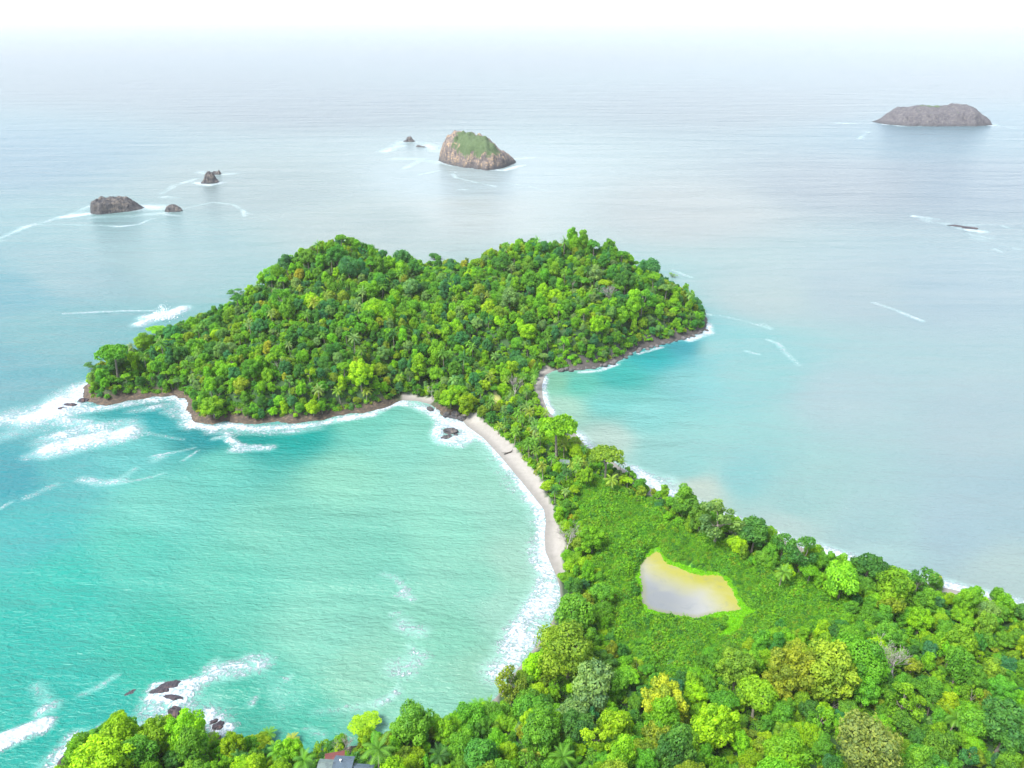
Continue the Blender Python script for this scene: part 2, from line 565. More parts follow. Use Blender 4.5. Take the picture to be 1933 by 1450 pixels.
# ------------------------------------------------------------------ land
Q, F = sheet(axis(-340, 350, 2.0), axis(100, 770, 2.0))
Z, D, WB, DP = height(Q)
sand = inside(Q, SAND) | ((D < np.where((Q[:, 1] < P(1046, 1095)[1]) & (Q[:, 0] < P(1120, 1100)[0]), 1.0, 5.5)) & (WB > 0.5)) | inside(Q, CLEAR)
marsh = sm(-3, 3, signed(Q, MARSH))[:, None]
lime = sm(-1.5, 1.0, signed(Q, LIME))[:, None]
soil = np.tile(np.array([[0.028, 0.075, 0.018]]), (len(Q), 1))
soil = soil * (1 - marsh) + marsh * np.array([0.040, 0.14, 0.014])
soil = soil * (1 - lime) + lime * np.array([0.17, 0.46, 0.010])
soil[sand] = (0.30, 0.28, 0.255)
inc = inside(Q, CLEAR)
soil[inc] = (0.34, 0.33, 0.10)
wet = ((D < 5.0) & (WB > 0.5) & (D > -6))[:, None] * sm(5.0, 0.5, D)[:, None]
soil = soil * (1 - 0.35 * wet)
soil[DP > -2.5] = (0.10, 0.26, 0.015)
rockf = (1 - WB) * sm(8.5, 4.2, D + 4 * (fbm(Q[:, 0] / 9, Q[:, 1] / 9, 5, 3) - .5))
rockf[sand] *= (1 - WB[sand])
rc_ = (Q[:, 0] > P(1045, 700)[0]) & (Q[:, 1] > P(1045, 702)[1]) & (rockf > .05)
soil[rc_] = (0.055, 0.053, 0.052)
rockf[rc_] *= .3
me = mesh_from('land', np.hstack([Q, Z[:, None]]), F, M_LAND, True)
set_attr(me, 'soil', soil, 'FLOAT_COLOR')
set_attr(me, 'rock', rockf)
tag(link('land', me), 'low rocky and sandy land carrying the rainforest', None, None, 'structure')

# ------------------------------------------------------------------ sea
def grow(a, end, g):
    out, s = [], 2.0 if a < 2000 else 17.0
    while a < end:
        s *= g
        a += s
        out.append(a)
    return out


gx = grow(330, 1500, 1.03)
gx += [gx[-1] + 45 * 1.3 ** k_ * (k_ + 1) for k_ in range(18)]
xs = np.array([-v for v in gx[::-1]] + list(axis(-330, 330, 2.0)) + gx)
ys = np.array([-6000, -1500, -300, 0, 60, 110] + list(axis(130, 700, 2.0)) + grow(700, 2500, 1.008) + grow(2520, 150000, 1.12))
Q, F = sheet(xs, ys)


def lin(c):
    c = np.asarray(c, float) / 255
    return np.where(c <= 0.04045, c / 12.92, ((c + 0.055) / 1.055) ** 2.4)


# water colour (depth, sand and silt; offshore, pale sky reflection painted in too), sampled where the photograph shows it
WATER = [(20, 1200, (0.002, 0.178, 0.142)), (120, 1100, (0.005, 0.192, 0.150)), (60, 1000, (0.015, 0.173, 0.162)), (150, 1340, (0.002, 0.170, 0.137)), (300, 1230, (0.009, 0.187, 0.135)),
         (250, 1050, (0.031, 0.207, 0.159)), (300, 950, (0.060, 0.226, 0.184)), (420, 1100, (0.049, 0.218, 0.163)), (520, 1000, (0.070, 0.223, 0.170)), (650, 900, (0.100, 0.251, 0.186)),
         (700, 1050, (0.071, 0.221, 0.168)), (850, 1000, (0.101, 0.254, 0.191)), (600, 1200, (0.092, 0.248, 0.187)), (680, 1270, (0.104, 0.241, 0.176)), (480, 1310, (0.021, 0.184, 0.133)),
         (560, 1360, (0.033, 0.207, 0.149)), (850, 1200, (0.091, 0.239, 0.173)), (900, 1100, (0.094, 0.235, 0.177)), (940, 950, (0.114, 0.244, 0.189)), (975, 1060, (0.131, 0.242, 0.189)),
         (955, 1150, (0.128, 0.248, 0.194)), (900, 1270, (0.105, 0.228, 0.167)), (820, 1320, (0.106, 0.250, 0.187)), (880, 890, (0.108, 0.246, 0.189)), (760, 830, (0.093, 0.250, 0.196)),
         (475, 826, (0.002, 0.135, 0.121)), (560, 822, (0.002, 0.154, 0.134)), (700, 805, (0.064, 0.229, 0.182)), (385, 825, (0.002, 0.118, 0.126)), (290, 785, (0.006, 0.140, 0.145)),
         (420, 880, (0.055, 0.223, 0.182)), (250, 850, (0.050, 0.211, 0.199)), (130, 885, (0.027, 0.164, 0.162)), (20, 900, (0.004, 0.122, 0.140)), (20, 700, (0.041, 0.142, 0.157)),
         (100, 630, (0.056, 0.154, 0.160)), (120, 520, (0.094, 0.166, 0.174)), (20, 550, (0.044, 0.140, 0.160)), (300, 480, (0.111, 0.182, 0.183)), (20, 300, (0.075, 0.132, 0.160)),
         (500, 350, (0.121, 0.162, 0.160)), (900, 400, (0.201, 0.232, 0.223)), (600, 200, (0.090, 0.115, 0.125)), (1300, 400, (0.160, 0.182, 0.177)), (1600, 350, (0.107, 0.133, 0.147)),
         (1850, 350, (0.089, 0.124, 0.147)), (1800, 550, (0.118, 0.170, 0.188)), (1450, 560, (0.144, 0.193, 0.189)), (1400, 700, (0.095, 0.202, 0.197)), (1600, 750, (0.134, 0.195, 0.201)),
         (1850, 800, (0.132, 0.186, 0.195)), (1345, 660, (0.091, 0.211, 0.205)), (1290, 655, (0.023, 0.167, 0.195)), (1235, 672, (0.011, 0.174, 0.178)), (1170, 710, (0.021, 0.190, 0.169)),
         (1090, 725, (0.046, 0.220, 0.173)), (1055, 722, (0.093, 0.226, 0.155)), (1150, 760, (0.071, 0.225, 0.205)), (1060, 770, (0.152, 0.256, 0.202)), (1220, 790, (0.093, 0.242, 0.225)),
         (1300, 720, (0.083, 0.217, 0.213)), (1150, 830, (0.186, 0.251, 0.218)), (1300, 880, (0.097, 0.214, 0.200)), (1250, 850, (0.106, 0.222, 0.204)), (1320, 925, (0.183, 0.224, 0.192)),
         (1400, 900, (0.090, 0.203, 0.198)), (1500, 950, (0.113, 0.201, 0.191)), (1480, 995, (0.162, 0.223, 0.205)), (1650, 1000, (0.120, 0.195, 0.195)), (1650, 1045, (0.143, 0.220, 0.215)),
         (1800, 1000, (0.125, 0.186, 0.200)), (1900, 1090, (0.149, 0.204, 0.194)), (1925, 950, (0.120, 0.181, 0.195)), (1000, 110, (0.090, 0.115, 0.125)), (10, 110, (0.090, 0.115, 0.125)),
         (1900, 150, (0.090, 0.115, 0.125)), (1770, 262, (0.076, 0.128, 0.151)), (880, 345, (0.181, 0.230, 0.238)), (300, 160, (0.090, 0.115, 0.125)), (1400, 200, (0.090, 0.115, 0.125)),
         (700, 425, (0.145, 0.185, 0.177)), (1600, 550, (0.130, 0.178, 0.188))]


def uv_of(q):
    return np.stack([q[:, 0] / (np.abs(q[:, 1]) + 120) * 2.2, np.log(np.maximum(q[:, 1], 0) + 60) * 1.5], -1)


cpts = np.array([P(a, b) for a, b, c in WATER])
ccol = np.array([c for a, b, c in WATER])
U, CU = uv_of(Q), uv_of(cpts)
num, den = np.zeros((len(Q), 3)), np.zeros(len(Q))
for c, u in zip(ccol, CU):
    w = 1.0 / (((U - u) ** 2).sum(1) + 4e-4) ** 1.9
    num += w[:, None] * c
    den += w
water = num / den[:, None]

FOAM = [  # polyline in photograph pixels, half width in metres, density
    ([(165, 735), (130, 752), (100, 780), (70, 790)], 13, 1.25), ([(80, 775), (30, 785), (-30, 800)], 13, .75), ([(60, 800), (20, 820), (-20, 830)], 9, .55), ([(150, 765), (110, 795), (150, 800)], 8, .8),
    ([(105, 848), (170, 832), (235, 818)], 10, 1.2), ([(90, 830), (150, 812), (240, 800)], 9, .75), ([(60, 860), (110, 850)], 6, .6), ([(150, 775), (240, 762), (300, 752), (348, 748)], 6, .95), ([(250, 775), (345, 760)], 6, .6),
    ([(350, 755), (358, 780), (368, 798)], 8, 1.0), ([(320, 775), (350, 790)], 6, .6), ([(362, 800), (400, 808), (430, 803), (480, 810), (520, 806), (560, 806), (600, 800), (650, 790), (700, 782), (745, 760)], 4.2, 1.05), ([(400, 815), (470, 815), (540, 815), (600, 808)], 5, .6),
    ([(425, 806), (432, 828), (450, 842), (500, 846)], 3, .8), ([(440, 850), (510, 845)], 4, .65), ([(405, 828), (425, 825)], 2.5, .7), ([(270, 815), (300, 822), (345, 830)], 1.8, .6), ([(285, 862), (340, 852), (368, 845)], 1.5, .6), ([(345, 870), (375, 850)], 1.2, .6), ([(290, 870), (305, 862)], 4, .55),
    ([(155, 905), (190, 912), (230, 908)], 4, .62), ([(225, 905), (255, 885)], 3, .5), ([(230, 912), (290, 900), (310, 893)], 1.3, .5), ([(0, 962), (20, 948)], 1.5, .6), ([(50, 940), (105, 915)], 3, .5), ([(0, 790), (60, 810), (120, 800)], 12, .5),
    ([(745, 757), (780, 763), (815, 778), (832, 792)], 5, 1.0), ([(835, 795), (826, 820), (835, 832), (870, 838), (885, 828)], 5, 1.05), ([(845, 800), (880, 805), (905, 822)], 7, 1.1), ([(850, 830), (890, 820)], 7, 1.0),
    ([(900, 820), (918, 834), (940, 858), (958, 882), (985, 912), (1004, 938), (1018, 960), (1026, 985), (1024, 1012), (1027, 1040)], 3.6, 1.1), ([(880, 818), (925, 858), (960, 905), (1000, 950), (1012, 990)], 6, .45),
    ([(1027, 1030), (1036, 1070), (1040, 1100), (1030, 1130), (1008, 1165), (980, 1210), (960, 1248), (945, 1265)], 7.5, .98), ([(1020, 1060), (1020, 1100), (995, 1150), (985, 1190), (968, 1225), (957, 1250)], 2.5, .95), ([(1010, 980), (1010, 1080)], 8, .35),
    ([(722, 1084), (745, 1090), (758, 1105), (770, 1118)], 2.0, .62), ([(755, 1122), (778, 1130)], 2.5, .62), ([(738, 1160), (755, 1158)], 1.8, .5), ([(760, 1178), (778, 1190), (795, 1192)], 4.5, .68), ([(775, 1220), (782, 1240)], 3, .5), ([(745, 1260), (770, 1255), (785, 1242)], 5.5, .62), ([(745, 1270), (778, 1270)], 3.5, .55),
    ([(712, 1328), (735, 1318), (750, 1305)], 2.2, .72), ([(750, 1300), (757, 1280)], 1.2, .5), ([(590, 1345), (640, 1340), (700, 1330)], 2.5, .45),
    ([(408, 1270), (450, 1265), (490, 1252)], 5, 1.0), ([(470, 1245), (488, 1258)], 3.5, .9), ([(392, 1262), (408, 1248)], 2.5, .55), ([(295, 1300), (330, 1300), (360, 1292), (380, 1288)], 3.2, .98), ([(305, 1315), (335, 1318), (350, 1310)], 6, 1.0), ([(330, 1330), (350, 1345), (320, 1350)], 6, .85), ([(290, 1340), (340, 1360), (290, 1375)], 6, .75),
    ([(360, 1330), (400, 1320), (420, 1340)], 6, .4), ([(392, 1350), (412, 1368), (420, 1378)], 4, 1.0), ([(200, 1375), (250, 1372), (300, 1368)], 3, .95), ([(140, 1400), (125, 1425), (110, 1450), (90, 1480)], 4.5, 1.0), ([(100, 1440), (125, 1420)], 5, .7),
    ([(68, 1296), (85, 1320), (95, 1335)], 3, .62), ([(80, 1342), (102, 1332)], 3, .85), ([(152, 1312), (185, 1298), (218, 1276)], 1.8, .6), ([(-40, 1422), (0, 1402), (45, 1384), (80, 1370)], 3.4, 1.6), ([(520, 1300), (530, 1330)], 4, .4), ([(475, 1330), (478, 1320)], 1.6, .7), ([(540, 1285), (548, 1278)], 1.6, .6), ([(500, 1275), (560, 1320)], 8, .33), ([(580, 1375), (610, 1390)], 2, .5),
    ([(265, 612), (290, 602), (315, 598), (345, 582)], 7, 1.1), ([(280, 600), (312, 592)], 9, .9), ([(118, 592), (170, 590), (240, 587), (290, 587)], 2.2, .72),
    ([(-30, 470), (20, 440), (60, 425), (110, 412), (150, 400), (170, 388)], 5, .78), ([(0, 455), (40, 428), (80, 424), (150, 424)], 3.5, .65), ([(120, 410), (172, 403)], 9, 1.0), ([(245, 395), (280, 390), (305, 392)], 16, 1.05), ([(180, 410), (250, 408), (310, 402)], 9, .7),
    ([(150, 425), (190, 425), (225, 428), (260, 424), (290, 412)], 3, .85), ([(305, 365), (330, 350), (370, 338)], 6, .8), ([(375, 345), (395, 350), (415, 345)], 8, 1.1), ([(380, 325), (410, 330), (440, 328)], 9, 1.1), ([(310, 372), (330, 375)], 8, .6),
    ([(330, 398), (400, 382), (440, 386), (460, 398), (462, 408)], 3.5, .7), ([(460, 400), (500, 410), (530, 418)], 2.5, .5), ([(312, 405), (340, 408)], 4, .8),
    ([(730, 285), (765, 268), (800, 270), (825, 285)], 16, .85), ([(745, 300), (800, 300), (830, 308)], 14, .6), ([(760, 320), (800, 300)], 7, .7), ([(828, 305), (850, 312), (880, 312), (905, 318), (950, 322), (985, 312)], 7, 1.1), ([(790, 330), (830, 322), (860, 325)], 4, .6), ([(845, 330), (855, 328), (860, 335), (900, 345), (935, 352)], 4, .8), ([(868, 358), (878, 358)], 5, .85), ([(970, 300), (1010, 297)], 8, .6), ([(950, 345), (1000, 352), (1030, 360)], 4, .5),
    ([(1575, 232), (1600, 233), (1615, 233)], 8, .95), ([(1625, 230), (1665, 231)], 8, .7), ([(1665, 234), (1700, 238), (1725, 238), (1800, 237), (1875, 237)], 9, 1.1), ([(1640, 248), (1630, 255), (1622, 262)], 6, .7), ([(1870, 232), (1933, 245)], 6, .5),
    ([(1785, 422), (1810, 430), (1850, 437)], 7, 1.25), ([(1725, 408), (1750, 411), (1768, 414)], 5, .85), ([(1745, 414), (1756, 420)], 6, .6), ([(1820, 425), (1880, 424)], 3, .65), ([(1890, 426), (1925, 436)], 3, .7), ([(1830, 442), (1870, 450)], 7, .45), ([(1880, 470), (1895, 476)], 3, .6), ([(1840, 450), (1920, 470)], 8, .35),
    ([(1330, 593), (1370, 598), (1405, 606), (1440, 616), (1455, 621)], 2.6, .78), ([(1437, 612), (1450, 618)], 4, .6), ([(1450, 642), (1470, 650), (1485, 668), (1508, 690)], 2.6, .72), ([(1408, 663), (1432, 669)], 2.2, .7), ([(1650, 572), (1690, 585), (1740, 606)], 3, .72), ([(1270, 510), (1305, 524)], 3, .6),
    ([(1335, 612), (1338, 628), (1300, 642)], 4, 1.0), ([(1250, 655), (1205, 668)], 2.0, .8), ([(1165, 688), (1130, 700), (1095, 703)], 2.2, .9), ([(1026, 712), (1024, 735), (1030, 762), (1040, 780)], 3.0, 1.15), ([(1082, 816), (1098, 828), (1110, 846)], 4.5, 1.15), ([(1110, 846), (1150, 860), (1190, 888)], 3.5, .9),
    ([(1190, 886), (1210, 898), (1245, 922), (1290, 945), (1320, 955)], 5, 1.1), ([(1215, 895), (1260, 905), (1270, 925)], 6, .5), ([(1320, 956), (1390, 983), (1460, 1010), (1540, 1042)], 4.5, 1.0), ([(1540, 1038), (1600, 1058), (1625, 1070)], 6, 1.05), ([(1625, 1070), (1710, 1090), (1790, 1106), (1860, 1125), (1933, 1143), (2100, 1176)], 4.5, 1.0)]
foam = np.zeros(len(Q))
fn2 = fbm(Q[:, 0] / 26, Q[:, 1] / 26, 62, 4)
far = (Q[:, 1] > 480) & ((Q[:, 1] > 730) | (Q[:, 0] > 165))
fn = fbm(Q[:, 0] / 9, Q[:, 1] / 9, 61, 3)
for pts, hw, den_ in FOAM:
    w = PL(pts)
    d = seg_dist(Q, w[:-1], w[1:])
    foam = np.maximum(foam, den_ * (1 - sm(0.0, 2.0, d / hw)) * np.where(far, .1 + 1.45 * fn2, .7 + .6 * fn))
dl = signed(Q, LANDP)
wash = np.exp(-np.clip(-dl, 0, 60) / 3.0) * 0.55 * (dl > -25) * (dl < 3)
foam = np.maximum(foam, wash)
crest = 1.0 * sm(.45, 1.1, foam) * (.5 + fn) * sm(-6, -16, dl) * (Q[:, 1] < 800)     # breakers stand up from the sheet
me = mesh_from('sea', np.hstack([Q, crest[:, None]]), F, M_SEA, True)
set_attr(me, 'water', water, 'FLOAT_COLOR')
set_attr(me, 'foam', foam)
tag(link('sea', me), 'turquoise and pale blue sea', None, None, 'structure')

# ------------------------------------------------------------------ pond
pm, nt, b, N, L = new_mat('pond_water')
pc = N('Attribute', attribute_name='water').outputs['Color']
pos = N('NewGeometry').outputs['Position']
pn = noise_tex(N, L, pos, 0.16, 6, 0.65, 0.8)
pn2 = noise_tex(N, L, mapped(N, L, pos, R(15), (0.6, 1, 1)), 0.07, 4, 0.6, 1.2)
c = mix_rgb(N, L, math_node(N, L, 'MULTIPLY', ramp(N, L, pn2, 0.5, 0.75), 0.22), pc, (0.30, 0.29, 0.16))
c = mix_rgb(N, L, math_node(N, L, 'MULTIPLY', ramp(N, L, pn, 0.52, 0.72), 0.28), c, (0.10, 0.12, 0.14))
L(c, b.inputs['Base Color'])
b.inputs['Roughness'].default_value = 0.18
b.inputs['IOR'].default_value = 1.33
lo, hi = POND.min(0) - 3, POND.max(0) + 3
Q, F = sheet(axis(lo[0], hi[0], 0.6), axis(lo[1], hi[1], 0.6))
dp = signed(Q, POND)
keep = (dp[F] > -1.2).all(1)
top = PL([(1239, 1045), (1260, 1069), (1289, 1080), (1321, 1090), (1360, 1091), (1387, 1133), (1400, 1154)])
dt = seg_dist(Q, top[:-1], top[1:])
k = sm(18, 2, dt + 7 * (fbm(Q[:, 0] / 9, Q[:, 1] / 9, 4, 4) - .5))[:, None]
blue = sm(30, 5, np.hypot(*(Q - P(1232, 1140)).T))[:, None]  # bluish sky reflection painted into the near left of the pond
base = np.array([0.25, 0.25, 0.235]) * (1 - blue) + np.array([0.140, 0.150, 0.155]) * blue
base = base * 1.12
pcol = base * (1 - k) + np.array([0.25, 0.24, 0.045]) * k
edge = sm(2.6, 0.4, dp)[:, None] * (1 - k)
pcol = pcol * (1 - edge * .6) + np.array([0.16, 0.17, 0.08]) * edge * .6
me = mesh_from('pond', np.hstack([Q, np.full((len(Q), 1), 1.0)]), F[keep], pm, True)
set_attr(me, 'water', pcol, 'FLOAT_COLOR')
tag(link('pond', me), 'shallow silty pond with a yellow rim in the green marsh', None, None, 'structure')

# ------------------------------------------------------------------ tree prototypes (nominal crown radius 5 m)
def quads(pos, nrm, size, rng, aspect=1.0, fold=0.22):
    n = len(pos)
    r = rng.normal(size=(n, 3))
    t = np.cross(nrm, r)
    t /= np.linalg.norm(t, axis=1, keepdims=True) + 1e-9
    u = np.cross(nrm, t)
    s = size[:, None]
    a = pos + t * s * aspect
    bq = pos + u * s * 0.62 + nrm * s * fold
    c_ = pos - t * s * aspect
    d_ = pos - u * s * 0.62 + nrm * s * fold
    V = np.stack([a, bq, c_, d_], 1).reshape(-1, 3)
    return V, np.arange(4 * n).reshape(n, 4)


def crown_mesh(name, lobes, rng, leaf=0.33, dens=2.0, jit=0.55, flat=1.0):
    C = np.array([l[:3] for l in lobes])
    Rr = np.array([l[3] for l in lobes])
    P_, N_, S_, V_ = [], [], [], []
    for i, (c, r) in enumerate(zip(C, Rr)):
        n = int(dens * 4 * math.pi * r * r * 0.8 / (leaf * leaf * 1.3))
        d = rng.normal(size=(n, 3))
        d /= np.linalg.norm(d, axis=1, keepdims=True)
        d = d[(d[:, 2] > -0.55) | (rng.random(n) < 0.35)]
        rad = r * (0.72 + 0.34 * rng.random(len(d)) ** 0.6)
        # bumps on the lobe: small sprays
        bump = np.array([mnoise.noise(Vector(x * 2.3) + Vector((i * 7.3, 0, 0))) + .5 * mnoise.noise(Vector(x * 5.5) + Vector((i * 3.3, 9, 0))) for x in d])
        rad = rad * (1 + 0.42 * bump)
        p = c + d * rad[:, None] * np.array([1, 1, flat])
        ok = np.ones(len(p), bool)
        for j in range(len(C)):
            if j != i:
                ok &= np.linalg.norm((p - C[j]) / np.array([1, 1, flat]), axis=1) > Rr[j] * 0.74
        p, d = p[ok], d[ok]
        nn = d + jit * rng.normal(size=d.shape)
        nn[:, 2] += 0.15
        nn /= np.linalg.norm(nn, axis=1, keepdims=True)
        P_.append(p)
        N_.append(nn)
        S_.append(leaf * (0.65 + 0.7 * rng.random(len(p))))
        lv = rng.uniform(0.1, 0.9)
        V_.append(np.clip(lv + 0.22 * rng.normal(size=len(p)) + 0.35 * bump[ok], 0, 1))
    p, nn, s, v = map(np.concatenate, (P_, N_, S_, V_))
    V, F = quads(p, nn, s, rng)
    me = mesh_from(name, V, F, M_LEAF, False)
    set_attr(me, 'leafvar', np.repeat(v, 4))
    return me


def lobes_dome(rng, n, rxy, rz, zc, rl, zmin=-0.25):
    out = []
    tries = 0
    while len(out) < n and tries < 4000:
        tries += 1
        d = rng.normal(size=3)
        d /= np.linalg.norm(d)
        if d[2] < zmin:
            continue
        k = 0.62 + 0.55 * rng.random()
        c = np.array([d[0] * rxy * k, d[1] * rxy * k, zc + d[2] * rz * k])
        r = rng.uniform(*rl)
        if all(np.linalg.norm(c - o[:3]) > 0.56 * (r + o[3]) for o in out):
            out.append(np.array([*c, r]))
    out.append(np.array([0, 0, zc + 0.1 * rz, min(rxy, rz) * 0.75]))
    return out


def trunk_mesh(name, lobes, rng, r0=0.34, mat=None):
    mb = MB()
    top = min(l[2] for l in lobes) + 0.5
    fx, fy = rng.uniform(-.5, .5, 2)
    mb.tube([(0, 0, -2.0), (0, 0, 0.3), (fx * .5, fy * .5, top * .5), (fx, fy, top)], [r0 * 1.5, r0 * 1.15, r0 * .9, r0 * .75], 7)
    for l in sorted(lobes, key=lambda q: -q[3])[:9]:
        e = Vector(l[:3])
        s = Vector((fx, fy, top * rng.uniform(.75, 1.0)))
        mid = s.lerp(e, .5) + Vector(rng.uniform(-.4, .4, 3))
        mb.tube([s, mid, e + Vector((0, 0, l[3] * .5))], [r0 * .5, r0 * .33, r0 * .12], 5)
    return mb.mesh(name, mat or M_BARK, True)


FORM = {}
PROTO = []


def add_proto(form, lobes, seed, **k):
    rng = np.random.default_rng(seed)
    i = len(PROTO)
    PROTO.append((crown_mesh('tree_crown_%d' % i, lobes, rng, **k), trunk_mesh('tree_trunk_%d' % i, lobes, rng), form))
    FORM.setdefault(form, []).append(i)


g = np.random.default_rng
for s in (1, 2, 3, 14, 15):
    add_proto('rounded', lobes_dome(g(s), 22, 3.5, 4.1, 7.4, (1.1, 2.1), -0.75), s, leaf=0.30, jit=0.42)
for s in (4, 5, 16, 17):
    add_proto('knobbly', lobes_dome(g(s), 40, 3.9, 4.3, 7.4, (0.8, 1.35), -0.75), s, leaf=0.26, jit=0.42)
for s in (6, 7):
    add_proto('flat spreading', [np.array([a, b_, 10 + c_, r]) for a, b_, c_, r in
                                 [(4.2 * math.sqrt(q) * math.cos(2.4 * i), 4.2 * math.sqrt(q) * math.sin(2.4 * i), g(s + i).uniform(-.5, .7) - q * 1.2, g(s * 3 + i).uniform(1.1, 1.6))
                                  for i, q in enumerate(np.linspace(0.02, 1, 16))]], s, flat=0.62)
for s in (8, 9):
    add_proto('tall narrow', lobes_dome(g(s), 28, 2.7, 5.4, 7.6, (1.0, 1.75), -0.9), s, leaf=0.30, jit=0.42)
for s in (10, 11):
    add_proto('loose open', lobes_dome(g(s), 15, 4.1, 4.0, 7.6, (0.9, 1.6), -.6)[:-1], s, dens=1.6, leaf=0.33, jit=0.7)
for s in (12, 13):
    add_proto('smooth domed', lobes_dome(g(s), 13, 2.9, 3.2, 7.2, (1.6, 2.6), -.7), s, leaf=0.24, dens=1.7, jit=0.42)


def frond_mesh(name, rng, n=19, ln=4.2, top=9.0, lean=(0, 0), droop=1.0):
    V, F, lv = [], [], []
    for i in range(n):
        az = 2 * math.pi * (i * 0.382) + rng.uniform(-.2, .2)
        el = R(72) - R(95) * (i / n) ** 0.9
        L_ = ln * rng.uniform(.85, 1.1)
        p = Vector((lean[0], lean[1], top))
        d = Vector((math.cos(az) * math.cos(el), math.sin(az) * math.cos(el), math.sin(el)))
        side = Vector((-math.sin(az), math.cos(az), 0))
        lvv = rng.uniform(0, 1)
        st = 13
        for k in range(st):
            d = (d + Vector((0, 0, -0.105 * droop * (0.4 + k / st * 1.4)))).normalized()
            q = p + d * (L_ / st)
            wdt = 0.95 * math.sin(math.pi * min(1, (k + 1.2) / (st + 1.0))) ** 0.6
            up = side.cross(d)
            for sg in (-1, 1):
                tip = (p + q) / 2 + d * 0.35 + side * sg * wdt - up * 0.0 + Vector((0, 0, -0.38 * wdt))
                b0 = len(V)
                V += [p, q.lerp(p, .15), tip]
                F.append((b0, b0 + 1, b0 + 2))
                lv += [lvv] * 3
            b0 = len(V)
            V += [p + side * .05, q + side * .04, q - side * .04, p - side * .05]
            F.append((b0, b0 + 1, b0 + 2, b0 + 3))
            lv += [min(1, lvv + .3)] * 4
            p = q
    me = mesh_from(name, np.array([tuple(v) for v in V]), F, M_FROND, False)
    set_attr(me, 'leafvar', lv)
    return me


def palm_trunk(name, top, lean):
    mb = MB()
    mb.tube([(0, 0, -1.5), (0, 0, .2), (lean[0] * .35, lean[1] * .35, top * .5), (lean[0], lean[1], top)], [.3, .26, .19, .16], 6)
    return mb.mesh(name, M_PALM, True)


PALMS = []
for i, (ln, top, lean, dr) in enumerate([(4.4, 9.5, (.9, -.5), 1.0), (4.0, 8.0, (-.8, -.7), 1.25), (4.8, 10.5, (.2, .6), .8)]):
    PALMS.append((frond_mesh('palm_crown_%d' % i, g(70 + i), 18 + i, ln, top, lean, dr), palm_trunk('palm_trunk_%d' % i, top, lean)))


def bare_mesh(name, seed, ht=11.0, spread=5.0):
    rng = random.Random(seed)
    mb = MB()

    def grow_(p, d, ln, r, lev):
        n = 3
        pts, rad = [p], [r]
        for k in range(n):
            d = (d + Vector((rng.uniform(-.22, .22), rng.uniform(-.22, .22), rng.uniform(-.05, .12)))).normalized()
            pts.append(pts[-1] + d * ln / n)
            rad.append(r * (1 - .45 * (k + 1) / n))
        mb.tube(pts, rad, 5 if lev < 2 else 3)
        if lev >= 5:
            return
        for k in range(3 if lev else 5):
            e = (d + Vector((rng.uniform(-1, 1), rng.uniform(-1, 1), rng.uniform(-.25, .55))) * (0.95 if lev else 0.9)).normalized()
            grow_(pts[rng.choice((2, 3, 3))], e, ln * rng.uniform(.55, .82), max(rad[-1] * .72, .028), lev + 1)

    grow_(Vector((0, 0, -1)), Vector((0, 0, 1)), ht * .42, .36, 0)
    return mb.mesh(name, M_PALE, True)


BARE = [bare_mesh('bare_branches_%d' % i, 40 + i) for i in range(2)]

TINT = {'lime green': (0.265, 0.480, 0.014), 'bright green': (0.185, 0.415, 0.020), 'mid green': (0.125, 0.340, 0.030), 'deep green': (0.075, 0.245, 0.042),
        'blue green': (0.066, 0.245, 0.085), 'olive green': (0.205, 0.335, 0.028), 'yellow': (0.300, 0.385, 0.028), 'grey green': (0.165, 0.320, 0.100), 'brownish': (0.215, 0.300, 0.065)}


def jitter(c, a=0.14):
    c = np.array(c) * (1 + RNG.uniform(-a, a, 3) * np.array([1, .6, 1])) * (1 + RNG.uniform(-a, a))
    return [float(x) for x in c]


